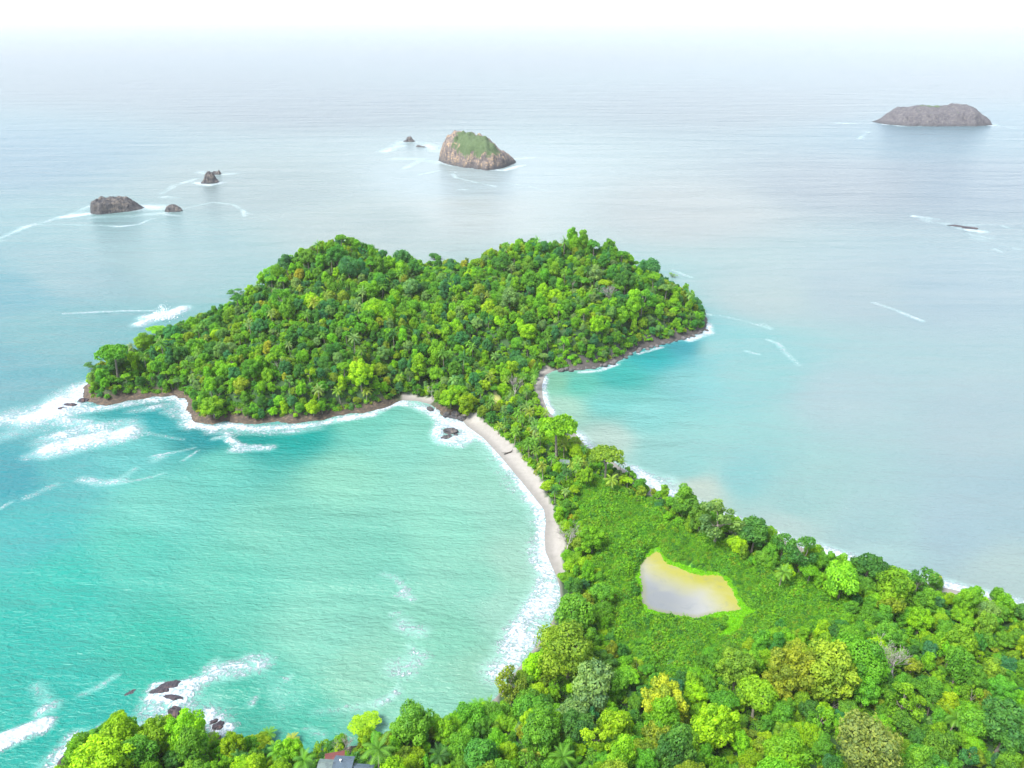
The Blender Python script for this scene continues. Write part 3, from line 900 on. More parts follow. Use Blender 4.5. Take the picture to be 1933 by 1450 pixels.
# ------------------------------------------------------------------ where the trees stand
# trees one can pick out in the photograph: (px, py of the crown, radius in px, form, tint, label)
HAND = [
    (1255, 1318, 44, 'knobbly', 'yellow', 'broad golden yellow tree below the marsh, brightest crown on the near hill'),
    (1495, 1262, 48, 'knobbly', 'yellow', 'large yellow olive tree with knobbly crown on the near hill crest'),
    (1568, 1250, 55, 'knobbly', 'olive green', 'massive olive tree crowning the near hill, right of the large yellow one'),
    (1392, 1252, 38, 'knobbly', 'olive green', 'olive tree at the hill edge directly below the lime grass channel'),
    (1428, 1310, 36, 'rounded', 'bright green', 'bright green tree below the hill edge olive tree, left of the large yellow one'),
    (1640, 1395, 58, 'smooth domed', 'brownish', 'big brownish green smooth dome near the bottom edge, left of the near palm'),
    (1625, 1235, 50, 'smooth domed', 'mid green', 'broad smooth green dome behind the massive olive tree'),
    (1075, 1215, 55, 'smooth domed', 'olive green', 'wide smooth olive dome beside the lower end of the beach'),
    (1085, 1155, 40, 'rounded', 'mid green', 'round mid green tree leaning over the beach surf'),
    (1120, 1290, 44, 'rounded', 'grey green', 'dull grey green rounded tree behind the lower beach'),
    (1085, 1345, 34, 'knobbly', 'grey green', 'pale grey green knobbly tree in the middle of the near forest'),
    (1155, 1385, 44, 'tall narrow', 'lime green', 'tall lime green tree near the bottom edge with a drooping crown'),
    (1245, 1405, 42, 'knobbly', 'olive green', 'olive and orange tinted tree at the bottom edge below the golden tree'),
    (1015, 1305, 20, 'rounded', 'lime green', 'small vivid lime tree above the orange one in the near forest'),
    (1030, 1345, 15, 'rounded', 'yellow', 'small orange yellow tree amid dark green near forest'),
    (1107, 1372, 18, 'knobbly', 'yellow', 'small orange yellow tree left of the drooping lime tree'),
    (965, 1285, 32, 'loose open', 'olive green', 'loose olive tree hanging over the foot of the beach'),
    (1010, 1252, 26, 'rounded', 'lime green', 'lime green tree just above the foot of the beach'),
    (1000, 1340, 34, 'rounded', 'mid green', 'round mid green tree below the vivid lime one'),
    (890, 1350, 30, 'rounded', 'mid green', 'dark round tree on the cove shore right of the house'),
    (780, 1362, 38, 'rounded', 'mid green', 'large green tree on the cove shore above the near palm by the house'),
    (690, 1365, 30, 'flat spreading', 'lime green', 'vivid lime spreading tree on the shore behind the house'),
    (225, 1390, 42, 'rounded', 'lime green', 'lime green tree at the very tip of the near headland'),
    (350, 1375, 40, 'knobbly', 'lime green', 'bright knobbly tree on the headland above the brownish dead crowned one'),
    (295, 1385, 32, 'rounded', 'bright green', 'bright green tree in the middle of the near headland'),
    (485, 1398, 24, 'rounded', 'lime green', 'lime yellow tree on the shore among palms left of the house'),
    (1515, 1040, 34, 'loose open', 'deep green', 'tall loose tree with forked white trunk standing over the right beach'),
    (1355, 975, 40, 'loose open', 'grey green', 'tall airy grey green tree on the right beach edge'),
    (1640, 1068, 32, 'flat spreading', 'deep green', 'dark umbrella shaped tree rising above the right beach'),
    (1735, 1090, 28, 'loose open', 'deep green', 'dark loose tree at the water edge beside the yellow leaved one'),
    (1768, 1092, 14, 'loose open', 'yellow', 'small yellow leaved tree on the right beach edge'),
    (1052, 808, 38, 'flat spreading', 'bright green', 'wide pale topped umbrella tree on the isthmus by the far cove'),
    (1145, 862, 32, 'flat spreading', 'olive green', 'olive umbrella tree on the isthmus over the right beach'),
    (1425, 1000, 30, 'rounded', 'deep green', 'dark rounded tree on the right beach, between the airy tree and white trunked one'),
    (1590, 1092, 34, 'rounded', 'bright green', 'bright tree left below the dark umbrella tree of the right beach'),
    (1690, 1100, 34, 'rounded', 'bright green', 'bright green tree right below the dark umbrella tree of the right beach'),
    (212, 668, 30, 'flat spreading', 'mid green', 'spreading tree with pale limbs at the seaward tip of the peninsula'),
    (298, 622, 22, 'flat spreading', 'bright green', 'thin flat topped tree leaning out behind the white spray'),
    (175, 688, 16, 'loose open', 'deep green', 'wispy tree leaning over the surf at the peninsula tip'),
    (648, 458, 12, 'loose open', 'deep green', 'slender emergent tree breaking the skyline at the ridge top'),
    (703, 472, 12, 'rounded', 'deep green', 'dark round tree on the skyline beside the slender emergent'),
    (820, 482, 12, 'rounded', 'deep green', 'dark tree on the skyline saddle of the peninsula'),
    (445, 550, 15, 'loose open', 'deep green', 'small dark tree leaning seaward on the back left skyline'),
    (1270, 518, 8, 'loose open', 'grey green', 'thin solitary tree on the right skyline of the peninsula'),
    (1225, 505, 20, 'rounded', 'blue green', 'dark bluish round tree on the right shoulder of the skyline'),
    (990, 462, 18, 'rounded', 'blue green', 'bluish round tree at the middle of the skyline'),
    (925, 484, 17, 'flat spreading', 'mid green', 'broad flat crowned tree left of the central skyline'),
    (790, 690, 20, 'tall narrow', 'lime green', 'vivid lime tree above the small cove of the peninsula'),
    (680, 700, 24, 'knobbly', 'lime green', 'yellow green knobbly tree on the front slope of the peninsula'),
    (455, 725, 14, 'rounded', 'yellow', 'small yellow tree low on the left front slope'),
    (590, 765, 15, 'rounded', 'lime green', 'yellow green shrub like tree above the brown rock ledge'),
    (400, 762, 24, 'knobbly', 'bright green', 'broad bright tree above the rock corner of the peninsula'),
    (850, 748, 22, 'knobbly', 'lime green', 'lime tree over the dark rock at the head of the beach'),
    (1068, 1088, 17, 'rounded', 'bright green', 'bright green tree leaning over the narrow end of the sand'),
    (880, 760, 20, 'tall narrow', 'lime green', 'narrow lime tree at the top end of the beach'),
]
BARES = [
    (1700, 1240, 42, 'purplish grey bare crowned tree on the right side of the near hill', (0.0, 0)),
    (1070, 1008, 26, 'white leafless tree on the beach edge of the isthmus', (0, 0)),
    (652, 1395, 26, 'pale pinkish leafless tree behind the metal roofed house', (0, 0)),
    (385, 1392, 26, 'brownish half bare tree on the near headland shore', (0, 0)),
    (970, 720, 19, 'pinkish bare tree at the far end of the isthmus', (0, 0)),
    (815, 738, 11, 'small bare grey tree above the small cove', (0, 0)),
    (1155, 543, 20, 'white branched leafless tree high on the right slope', (0, 0)),
    (1400, 1012, 16, 'whitish bare tree in a gap along the right beach', (0, 0)),
    (1572, 1322, 16, 'thin white leafless tree between green crowns on the near hill', (0, 0)),
    (530, 690, 13, 'slim pale bare tree on the front left slope', (0, 0)),
]
PALMH = [(1475, 1082, 20, 'green', 'lone palm standing in the marsh edge below the white trunked tree'), (1802, 1352, 26, 'green', 'large palm on the near hill by the right edge of the photo'),
         (712, 1424, 30, 'green', 'large coconut palm beside the metal roofed house'), (520, 1420, 22, 'green', 'palm left of the house near the shore'), (572, 1425, 28, 'green', 'large palm just left of the house roof'),
         (505, 1385, 16, 'green', 'palm leaning over the cove left of the house'), (555, 1390, 16, 'olive', 'yellowish palm on the shore behind the house'), (455, 1425, 20, 'deep', 'dark palm nearest the half bare headland tree'),
         (900, 1332, 18, 'green', 'palm at the foot of the beach over the water'), (925, 1325, 16, 'green', 'palm second from the water at the foot of the beach'), (998, 1415, 24, 'olive', 'orange tinted palm near the bottom edge'),
         (1060, 1432, 26, 'green', 'palm on the bottom edge right of the orange tinted palm'), (830, 1432, 24, 'deep', 'dark palm on the bottom edge right of the house'), (280, 1372, 14, 'deep', 'dark palm over the headland rocks'),
         (668, 640, 13, 'grey', 'pale palm on the middle of the front slope'), (640, 735, 13, 'olive', 'brown tinged palm low on the front slope'), (690, 735, 14, 'olive', 'brown tinged palm above the brown ledge end'),
         (600, 738, 12, 'grey', 'grey palm above the brown rock ledge'), (1158, 905, 16, 'olive', 'palm beside the olive umbrella tree of the isthmus'), (1088, 866, 14, 'green', 'palm touching the right side of the hut'),
         (1065, 842, 14, 'olive', 'golden palm just above the hut'), (1015, 850, 13, 'green', 'pale palm on the isthmus left of the hut'), (940, 800, 11, 'olive', 'golden palm at the top of the beach near the clearing'), (1092, 838, 13, 'olive', 'yellowish palm at the cove side of the isthmus')]

OBST = [(P(1385, 1200, 3), 6.0), (P(1368, 1226, 3), 7.0), (P(642, 1440, 24), 13.5), (P(660, 1425, 20), 8.0), (P(1066, 872, 4), 5.0)]   # house, red yard, hut
trees = []          # dicts
GRID = {}
CELL = 8.0


def near_ok(x, y, r, f):
    cx, cy = int(x // CELL), int(y // CELL)
    for i in range(cx - 2, cx + 3):
        for j in range(cy - 2, cy + 3):
            for (a, b_, q) in GRID.get((i, j), ()):
                if (a - x) ** 2 + (b_ - y) ** 2 < (f * (q + r)) ** 2:
                    return False
    return True


def put(x, y, r):
    GRID.setdefault((int(x // CELL), int(y // CELL)), []).append((x, y, r))


def ground(x, y):
    return float(height(np.array([[x, y]]))[0][0])


def stand(px, py, rpx, hfac):
    """where a tree stands whose crown centre is seen at (px, py); a lower tree where it would stand in the sea"""
    for cut in (1, .85, .7, .55, .42, .32):
        h = 12.0
        for _ in range(8):
            x, y = P(px, py, h)
            _, _, dep = proj(x, y, h)
            r = rpx * dep / FPX
            zz, d, _, _ = height(np.array([[x, y]]))
            z = max(float(zz[0]), 0.3)
            h = .5 * h + .5 * (z + hfac * cut * r)
        if d[0] > 3.0:
            break
    return x, y, z, r, cut


for px, py, rp, form, tint, lab in HAND:
    i = FORM[form][len(trees) % len(FORM[form])]
    x, y, z, r, cut = stand(px, py, rp, 1.75)
    put(x, y, r)
    trees.append(dict(x=x, y=y, z=z, r=r, v=i, form=form, tint=tint, label=lab, hand=True, cut=cut))
bares = []
for px, py, rp, lab, _ in BARES:
    x, y, z, r, cut = stand(px, py, rp, 1.7)
    put(x, y, r * .8)
    bares.append((x, y, z, r, lab))
palms = []
for px, py, rp, tn, lab in PALMH:
    x, y, z, r, cut = stand(px, py, rp, 2.1)
    put(x, y, r * .6)
    palms.append(dict(x=x, y=y, z=z, r=r, tint=tn, label=lab, cut=cut))

ISTH = PL([(890, 770), (960, 735), (1030, 715), (1098, 825), (1180, 900), (1130, 930), (1050, 960), (985, 860), (935, 810)])
VINES = PL([(1790, 1300), (1860, 1240), (1990, 1290), (1990, 1400), (1880, 1360)])


NARY, NARX = P(1046, 1095)[1], P(1120, 1100)[0]


def region_ok(Qc, Rc, margin=0.0):
    z, d, w, dp = height(Qc)
    ok = (d > np.where((w > 0.5) & ~((Qc[:, 1] < NARY) & (Qc[:, 0] < NARX)), 4.5, np.where(w > .5, 1.5, 3.0)) + margin) & (z > 0.4)
    ok &= ~inside(Qc, SAND) & (signed(Qc, CLEAR) < 0.5)
    ok &= signed(Qc, MARSH) < Rc * 0.1
    for c_, r_ in OBST:
        ok &= np.hypot(*(Qc - c_).T) > r_ + Rc * 0.55
    return ok, z, d


def pick(w):
    ks = list(w)
    p = np.array([w[k_] for k_ in ks], float)
    return ks[int(RNG.choice(len(ks), p=p / p.sum()))]


def frame_ok(x, y, z):
    px, py, dep = proj(x, y, z)
    return (px > -220) & (px < 2160) & (py < 1640)


# palms scattered in their belts
for n, area, rr in ((64, ISTH, (2.6, 3.6)), (125, None, (2.8, 4.4))):
    got, tries = 0, 0
    while got < n and tries < 6000:
        tries += 1
        if area is not None:
            lo, hi = area.min(0), area.max(0)
        else:
            lo, hi = np.array([-260, 440]), np.array([140, 640])
        q = RNG.uniform(lo, hi)[None]
        if area is not None and not inside(q, area)[0]:
            continue
        r = RNG.uniform(*rr)
        ok, z, d = region_ok(q, np.array([r]))
        if ok[0] and near_ok(q[0, 0], q[0, 1], r * .6, .75):
            put(q[0, 0], q[0, 1], r * .55)
            palms.append(dict(x=q[0, 0], y=q[0, 1], z=z[0], r=r, tint=pick({'green': 5, 'olive': 3 if area is not None else 1, 'deep': 1, 'grey': 2}), label=None))
            got += 1

for nb, (rlo, rhi), f in ((16000, (1.0, 1.0), .57), (26000, (.62, .75), .52), (30000, (.42, .5), .50)):
    Qc = RNG.uniform([-330, 120], [330, 745], (nb, 2))
    hill = Qc[:, 1] < 300
    base = np.where(hill, RNG.lognormal(1.30, .36, nb), RNG.lognormal(1.16, .36, nb))
    base = np.clip(base, 1.9, 7.5)
    base[inside(Qc, ISTH)] *= .78
    rc = base * RNG.uniform(rlo, rhi, nb)
    ok, z, d = region_ok(Qc, rc)
    ok &= frame_ok(Qc[:, 0], Qc[:, 1], z)
    vin = inside(Qc, VINES)
    dm = signed(Qc, MARSH)
    blu = fbm(Qc[:, 0] / 60, Qc[:, 1] / 60, 21, 3)
    for i in np.nonzero(ok)[0]:
        x, y = Qc[i]
        if vin[i] and rhi > .8:
            continue
        r = rc[i]
        if d[i] < 14:
            r = min(r, 2.6 + d[i] * .1)
        r = min(r, 2.6 + .16 * max(-dm[i], 0)) if y < P(1300, 1190)[1] and x > 0 else r
        if not near_ok(x, y, r, f):
            continue
        put(x, y, r)
        form = pick({'rounded': 5, 'knobbly': 4, 'flat spreading': 1.5, 'tall narrow': 2.2, 'loose open': 1.4, 'smooth domed': 1.0})
        px, py, _ = proj(x, y, z[i])
        if y > 400:
            w = {'lime green': 2, 'bright green': 4, 'mid green': 3.5, 'deep green': 1.5, 'blue green': 1.0, 'olive green': 1, 'yellow': .12, 'grey green': 1.3}
            if px < 640 and py < 700 or y > 570:
                w.update({'lime green': .7, 'bright green': 3, 'deep green': 2, 'blue green': 1.6})
            elif px > 1150:
                w.update({'lime green': 1, 'deep green': 2, 'blue green': 1.4})
        elif y < 260 and px < 800:
            w = {'lime green': 5, 'bright green': 4, 'mid green': 1.5, 'olive green': 1.5, 'yellow': .3, 'deep green': .6}
        elif px > 1500:
            w = {'lime green': 1.2, 'bright green': 4, 'mid green': 5, 'deep green': 2, 'blue green': .7, 'olive green': 1.2, 'grey green': .6}
        elif x < P(1140, 1000)[0] and y > 230:
            w = {'lime green': 4, 'bright green': 4, 'mid green': 2, 'olive green': 1.2, 'deep green': .8, 'yellow': .25}
        else:
            w = {'lime green': 1.5, 'bright green': 4.5, 'mid green': 4.5, 'deep green': 1.6, 'blue green': .2, 'olive green': 1.8, 'yellow': .2, 'grey green': .6}
        if blu[i] > .58:
            w['blue green'] = w.get('blue green', 0) * 2 + .2
        trees.append(dict(x=x, y=y, z=float(z[i]), r=float(r), v=int(RNG.choice(FORM[form])), form=form, tint=pick(w), label=None, hand=False))

for t in trees:
    t['rz'] = float(RNG.uniform(0, 6.283))
    t['s'] = t['r'] / 5.0
    t['sz'] = t['s'] * t['cut'] if t['hand'] else t['s'] * float(RNG.uniform(.88, 1.2)) * (1.0 if t['r'] > 2.4 else .8)
    t['ex'] = float(RNG.uniform(.84, 1.19))
    t['col'] = jitter(TINT[t['tint']])

# how much of each crown the photograph's view shows
BW, BH = 966, 725
ids = np.full((BH, BW), -1, np.int32)
allc = []
for k_, t in enumerate(trees):
    px, py, dep = proj(t['x'], t['y'], t['z'] + 8.6 * t['sz'])
    allc.append((dep, px, py, t['r'] * FPX / dep * .92, k_))
for k_, t in enumerate(palms):
    px, py, dep = proj(t['x'], t['y'], t['z'] + 2.1 * t['r'])
    allc.append((dep, px, py, t['r'] * FPX / dep * .6, 100000 + k_))
for dep, px, py, rp, k_ in sorted(allc, reverse=True):
    cx, cy, rr = px / 2, py / 2, max(rp / 2, .6)
    x0, x1, y0, y1 = int(max(cx - rr, 0)), int(min(cx + rr + 1, BW)), int(max(cy - rr, 0)), int(min(cy + rr + 1, BH))
    if x0 >= x1 or y0 >= y1:
        continue
    yy, xx = np.mgrid[y0:y1, x0:x1]
    sub = ids[y0:y1, x0:x1]
    sub[(xx - cx) ** 2 + (yy - cy) ** 2 < rr * rr] = k_
cnt = np.bincount(ids[ids >= 0].ravel(), minlength=100000 + len(palms))
for k_, t in enumerate(trees):
    t['vis'] = int(cnt[k_])
    t['px'], t['py'] = proj(t['x'], t['y'], t['z'] + 8.6 * t['sz'])[:2]
for k_, t in enumerate(palms):
    t['vis'] = int(cnt[100000 + k_])
    t['px'], t['py'] = proj(t['x'], t['y'], t['z'] + 2.1 * t['r'])[:2]
infr = [t for t in trees if t['vis'] > 0]
infr.sort(key=lambda t: -(t['vis'] + (1e6 if t['hand'] else 0)))
INDIV, REST = infr[:300], infr[300:] + [t for t in trees if t['vis'] == 0]
palms = [t for t in palms if t['vis'] > 12 or t['label']]

# ------------------------------------------------------------------ labels that single a tree out
MARKS = [('the pond', 1300, 1115), ('the hut', 1066, 872), ('the house', 650, 1440), ('the driftwood log', 960, 854), ('the white leafless tree', 1070, 1008), ('the sandy clearing', 938, 770),
         ('the purplish bare tree', 1700, 1240), ('the golden yellow tree', 1255, 1318), ('the massive olive tree', 1568, 1250), ('the brownish smooth dome', 1640, 1395), ('the large hill palm', 1802, 1352),
         ('the drooping lime tree', 1155, 1385), ('the wide olive dome', 1075, 1215), ('the white trunked tree', 1515, 1040), ('the airy beach tree', 1355, 975), ('the dark umbrella tree', 1640, 1068),
         ('the headland tip tree', 225, 1390), ('the half bare headland tree', 385, 1392), ('the foot of the beach', 940, 1290), ('the marsh', 1240, 1230), ('the isthmus umbrella tree', 1052, 808),
         ('the pinkish bare tree', 970, 720), ('the small cove', 785, 755), ('the brown rock ledge', 480, 800), ('the peninsula tip', 175, 735), ('the slender emergent', 648, 455), ('the central skyline', 990, 460),
         ('the white branched tree', 1155, 543), ('the far right point', 1330, 615), ('the white spray', 300, 600), ('the peninsula rock corner', 360, 770), ('the lone marsh palm', 1475, 1082), ('the yellow beach tree', 1768, 1092),
         ('the thin white tree', 1572, 1322), ('the grey boulders', 1130, 690)]
ORD = ['nearest', 'second', 'third', 'fourth', 'fifth', 'sixth', 'seventh', 'eighth', 'ninth', 'tenth', 'eleventh', 'twelfth']


def auto_labels(items, noun):
    rows = {}
    for t in items:
        if t['label']:
            continue
        best = min(MARKS, key=lambda m_: math.hypot(m_[1] - t['px'], m_[2] - t['py']))
        dx, dy = t['px'] - best[1], t['py'] - best[2]
        a = (math.degrees(math.atan2(-dy, dx)) + 360) % 360
        wd = ['right of', 'above and right of', 'above', 'above and left of', 'left of', 'below and left of', 'below', 'below and right of'][int(((a + 22.5) % 360) // 45)]
        rows.setdefault((t['desc'], wd, best[0]), []).append((math.hypot(dx, dy), t))
    for (desc, wd, mk), v in rows.items():
        v.sort(key=lambda q: q[0])
        for i, (_, t) in enumerate(v):
            if len(v) == 1:
                t['label'] = '%s %s %s' % (desc, wd, mk)
            else:
                t['label'] = '%s, %s %s %s' % (desc, ORD[min(i, 11)], wd, mk)


for t in INDIV:
    t['desc'] = ('large ' if t['vis'] > 260 else '') + t['tint'] + ' ' + t['form'] + ' tree'
PT = {'green': ('green palm', (0.10, 0.26, 0.022)), 'olive': ('yellowish palm', (0.20, 0.30, 0.030)), 'deep': ('dark green palm', (0.035, 0.13, 0.022)), 'grey': ('greyish palm', (0.15, 0.27, 0.07))}
for t in palms:
    t['desc'] = PT[t['tint']][0] + ' with arching fronds'
auto_labels(INDIV, 'tree')
auto_labels(palms, 'palm')

# ------------------------------------------------------------------ trees as objects: one of each form, then copies
FIRST = {}
for t in INDIV:
    v = t['v']
    if v not in FIRST:
        root = bpy.data.objects.new('broadleaf_tree', None)
        COL.objects.link(root)
        root.empty_display_size = 1.0
        cr = link('crown', PROTO[v][0], root)
        tr = link('trunk', PROTO[v][1], root)
        FIRST[v] = (root, cr, tr)
    else:
        r0, c0, t0 = FIRST[v]
        root, cr, tr = r0.copy(), c0.copy(), t0.copy()
        for o in (root, cr, tr):
            COL.objects.link(o)
        cr.parent = tr.parent = root
    root.location = (t['x'], t['y'], t['z'])
    root.rotation_euler = (0, 0, t['rz'])
    root.scale = (t['s'] * t['ex'], t['s'] / t['ex'], t['sz'])
    cr['tint'] = t['col']
    tag(root, t['label'], 'tree', 'broadleaf rainforest trees')
pf = {}
for k_, t in enumerate(palms):
    v = k_ % 3
    if v not in pf:
        root = bpy.data.objects.new('palm_tree', None)
        COL.objects.link(root)
        cr = link('crown', PALMS[v][0], root)
        tr = link('trunk', PALMS[v][1], root)
        pf[v] = (root, cr, tr)
    else:
        root, cr, tr = (o.copy() for o in pf[v])
        for o in (root, cr, tr):
            COL.objects.link(o)
        cr.parent = tr.parent = root
    s = t['r'] / 4.0
    root.location = (t['x'], t['y'], t['z'])
    root.rotation_euler = (0, 0, float(RNG.uniform(0, 6.28)))
    root.scale = (s, s, s * (t['cut'] * .9 if 'cut' in t else float(RNG.uniform(.95, 1.25))))
    cr['tint'] = jitter(PT[t['tint']][1])
    tag(root, t['label'], 'palm', 'palms among the rainforest')
bf = {}
for k_, (x, y, z, r, lab) in enumerate(bares):
    v = k_ % 2
    if v not in bf:
        root = bpy.data.objects.new('bare_tree', None)
        COL.objects.link(root)
        br = link('branches', BARE[v], root)
        bf[v] = (root, br)
    else:
        root, br = (o.copy() for o in bf[v])
        COL.objects.link(root)
        COL.objects.link(br)
        br.parent = root
    root.location = (x, y, z)
    root.rotation_euler = (0, 0, 1.3 * k_)
    root.scale = (r / 5.0,) * 3
    tag(root, lab, 'bare tree', 'bare and dead trees')


# ------------------------------------------------------------------ stuff: scattered by geometry nodes
def scatter(name, pts, scl, rot, vid, tint, protos, label):
    me = bpy.data.meshes.new(name)
    me.vertices.add(len(pts))
    me.vertices.foreach_set('co', np.asarray(pts, np.float32).ravel())
    set_attr(me, 'iscale', scl, 'FLOAT_VECTOR')
    set_attr(me, 'irot', rot, 'FLOAT_VECTOR')
    set_attr(me, 'vid', vid, 'INT')
    set_attr(me, 'tint', tint, 'FLOAT_COLOR')
    o = link(name, me)
    ng = bpy.data.node_groups.new(name, 'GeometryNodeTree')
    ng.interface.new_socket('Geometry', in_out='INPUT', socket_type='NodeSocketGeometry')
    ng.interface.new_socket('Geometry', in_out='OUTPUT', socket_type='NodeSocketGeometry')
    n = ng.nodes.new
    L = ng.links.new
    gi, go = n('NodeGroupInput'), n('NodeGroupOutput')

    def attr(a, typ):
        q = n('GeometryNodeInputNamedAttribute')
        q.data_type = typ
        q.inputs[0].default_value = a
        return [s for s in q.outputs if s.enabled and s.name == 'Attribute'][0]

    outs = n('GeometryNodeJoinGeometry')
    for layer in protos:
        j = n('GeometryNodeJoinGeometry')
        for pr in layer[::-1]:
            oi = n('GeometryNodeObjectInfo')
            oi.inputs['Object'].default_value = pr
            oi.inputs['As Instance'].default_value = True
            L(oi.outputs['Geometry'], j.inputs[0])
        ip = n('GeometryNodeInstanceOnPoints')
        L(gi.outputs[0], ip.inputs['Points'])
        L(j.outputs[0], ip.inputs['Instance'])
        ip.inputs['Pick Instance'].default_value = True
        L(attr('vid', 'INT'), ip.inputs['Instance Index'])
        L(attr('irot', 'FLOAT_VECTOR'), ip.inputs['Rotation'])
        L(attr('iscale', 'FLOAT_VECTOR'), ip.inputs['Scale'])
        L(ip.outputs[0], outs.inputs[0])
    L(outs.outputs[0], go.inputs[0])
    md = o.modifiers.new('scatter', 'NODES')
    md.node_group = ng
    return tag(o, label, None, None, 'stuff')


order = sorted(FIRST)
pos_of = {v: i for i, v in enumerate(order)}
REST = [t for t in REST if t['v'] in pos_of]
scatter('forest', [(t['x'], t['y'], t['z']) for t in REST], [(t['s'] * t['ex'], t['s'] / t['ex'], t['sz']) for t in REST], [(0, 0, t['rz']) for t in REST],
        [pos_of[t['v']] for t in REST], [t['col'] for t in REST], [[FIRST[v][1] for v in order], [FIRST[v][2] for v in order]],
        'dense green rainforest canopy covering the peninsula and hill')


# marsh shrubs, lime grass, shore scrub: leaf mounds
def mound(name, seed, rad, ht, n, leaf, mat):
    rng = g(seed)
    d = rng.normal(size=(n, 3))
    d[:, 2] = np.abs(d[:, 2])
    d /= np.linalg.norm(d, axis=1, keepdims=True)
    bump = np.array([mnoise.noise(Vector(x * 2.6) + Vector((seed, 0, 0))) for x in d])
    p = d * (rad * (0.7 + .3 * rng.random(n)) * (1 + .35 * bump))[:, None] * np.array([1, 1, ht / rad])
    nn = d + .6 * rng.normal(size=d.shape)
    nn /= np.linalg.norm(nn, axis=1, keepdims=True)
    V, F = quads(p, nn, leaf * (.6 + .8 * rng.random(n)), rng, 1.2)
    me = mesh_from(name, V, F, mat)
    set_attr(me, 'leafvar', np.repeat(np.clip(.45 + .25 * rng.normal(size=n) + .4 * bump, 0, 1), 4))
    return me


def scrub(name, Qs, zs, rr, cols, seeds, label, rad, ht, n, leaf):
    meshes = [mound(name + '_%d' % i, s, rad, ht, n, leaf, M_LEAF) for i, s in enumerate(seeds)]
    ob = bpy.data.objects
    protos = [ob.new(name + '_clump', m_) for m_ in meshes]
    k_ = len(Qs)
    scl = np.stack([rr, rr, rr * RNG.uniform(.7, 1.25, k_)], -1)
    rot = np.stack([np.zeros(k_), np.zeros(k_), RNG.uniform(0, 6.28, k_)], -1)
    return scatter(name, np.column_stack([Qs, zs]), scl, rot, RNG.integers(0, len(protos), k_), cols, [protos], label)


lo, hi = MARSH.min(0) - 6, MARSH.max(0) + 6
Qm = RNG.uniform(lo, hi, (26000, 2))
ok = (signed(Qm, MARSH) > -5) & (signed(Qm, POND) < -1.0) & (signed(Qm, LIME) < RNG.uniform(-1.5, -.2, len(Qm)))
for c_ in ((1240, 1247), (1256, 1262), (1272, 1265), (1205, 1020), (1170, 978)):
    ok &= np.hypot(*(Qm - P(*c_)).T) > 2.4
row = fbm((Qm[:, 0] * .8 + Qm[:, 1] * .6) / 14, (Qm[:, 1] * .8 - Qm[:, 0] * .6) / 4.5, 31, 3)
ok &= row > .16
Qm = Qm[ok]
row = row[ok]
cm = np.array([jitter(pick({'a': 6, 'b': 3, 'c': 1.2, 'd': 1}) and TINT[pick({'mid green': 6, 'bright green': 3, 'deep green': 1.5, 'olive green': .9})], .1) for _ in Qm])
cm = cm * np.array([.85, .90, .75])
zm = height(Qm)[0]
scrub('marsh_shrubs', Qm, zm - .2, .45 + 2.9 * np.clip(row - .32, 0, .4) + RNG.uniform(0, .3, len(Qm)), cm, (1, 2, 3), 'low tangled green shrubs covering the marsh around the pond', 1.7, 1.7, 300, .21)

Ql = RNG.uniform(LIME.min(0), LIME.max(0), (9000, 2))
Ql = Ql[(signed(Ql, LIME) > .2) & (signed(Ql, POND) < -.3)]
cl = np.array([jitter((.20, .52, .008), .08) for _ in Ql])
scrub('lime_grass', Ql, height(Ql)[0] - .1, RNG.uniform(.5, .9, len(Ql)), cl, (5, 6), 'vivid lime green reeds fringing the pond', .9, .5, 60, .2)

Qs = RNG.uniform([-330, 120], [330, 745], (60000, 2))
z_, d_, w_, _ = height(Qs)
ok = (d_ > np.where(w_ > .5, 7.5, 3.6) + 3 * fbm(Qs[:, 0] / 8, Qs[:, 1] / 8, 41, 2) - 1.5) & (z_ > .3) & ~inside(Qs, SAND) & (signed(Qs, MARSH) < 0) & frame_ok(Qs[:, 0], Qs[:, 1], z_) & (signed(Qs, CLEAR) < 0)
ok |= inside(Qs, VINES) & (RNG.random(len(Qs)) < .8)
Qs, zs = Qs[ok], z_[ok]
cs = np.array([jitter(TINT[pick({'mid green': 5, 'bright green': 4, 'deep green': 2, 'olive green': 2})], .12) for _ in Qs])
scrub('undergrowth', Qs, zs - .3, RNG.uniform(.7, 1.35, len(Qs)), cs, (8, 9), 'low green undergrowth between the forest trees and along the shore', 1.6, 1.7, 150, .28)

# ------------------------------------------------------------------ offshore islands and rocks
M_ROCK1 = rock_material('island_rock', (0.06, 0.052, 0.055), (0.14, 0.115, 0.105), (0.36, 0.25, 0.15), True)
M_ROCK2 = rock_material('grey_rock', (0.028, 0.029, 0.036), (0.07, 0.066, 0.066), (0.17, 0.14, 0.115))
M_ROCK3 = rock_material('far_rock', (0.05, 0.048, 0.058), (0.085, 0.08, 0.088), (0.13, 0.12, 0.115), True)
M_ROCK4 = rock_material('dark_rock', (0.022, 0.02, 0.03), (0.05, 0.04, 0.05), (0.15, 0.085, 0.07))


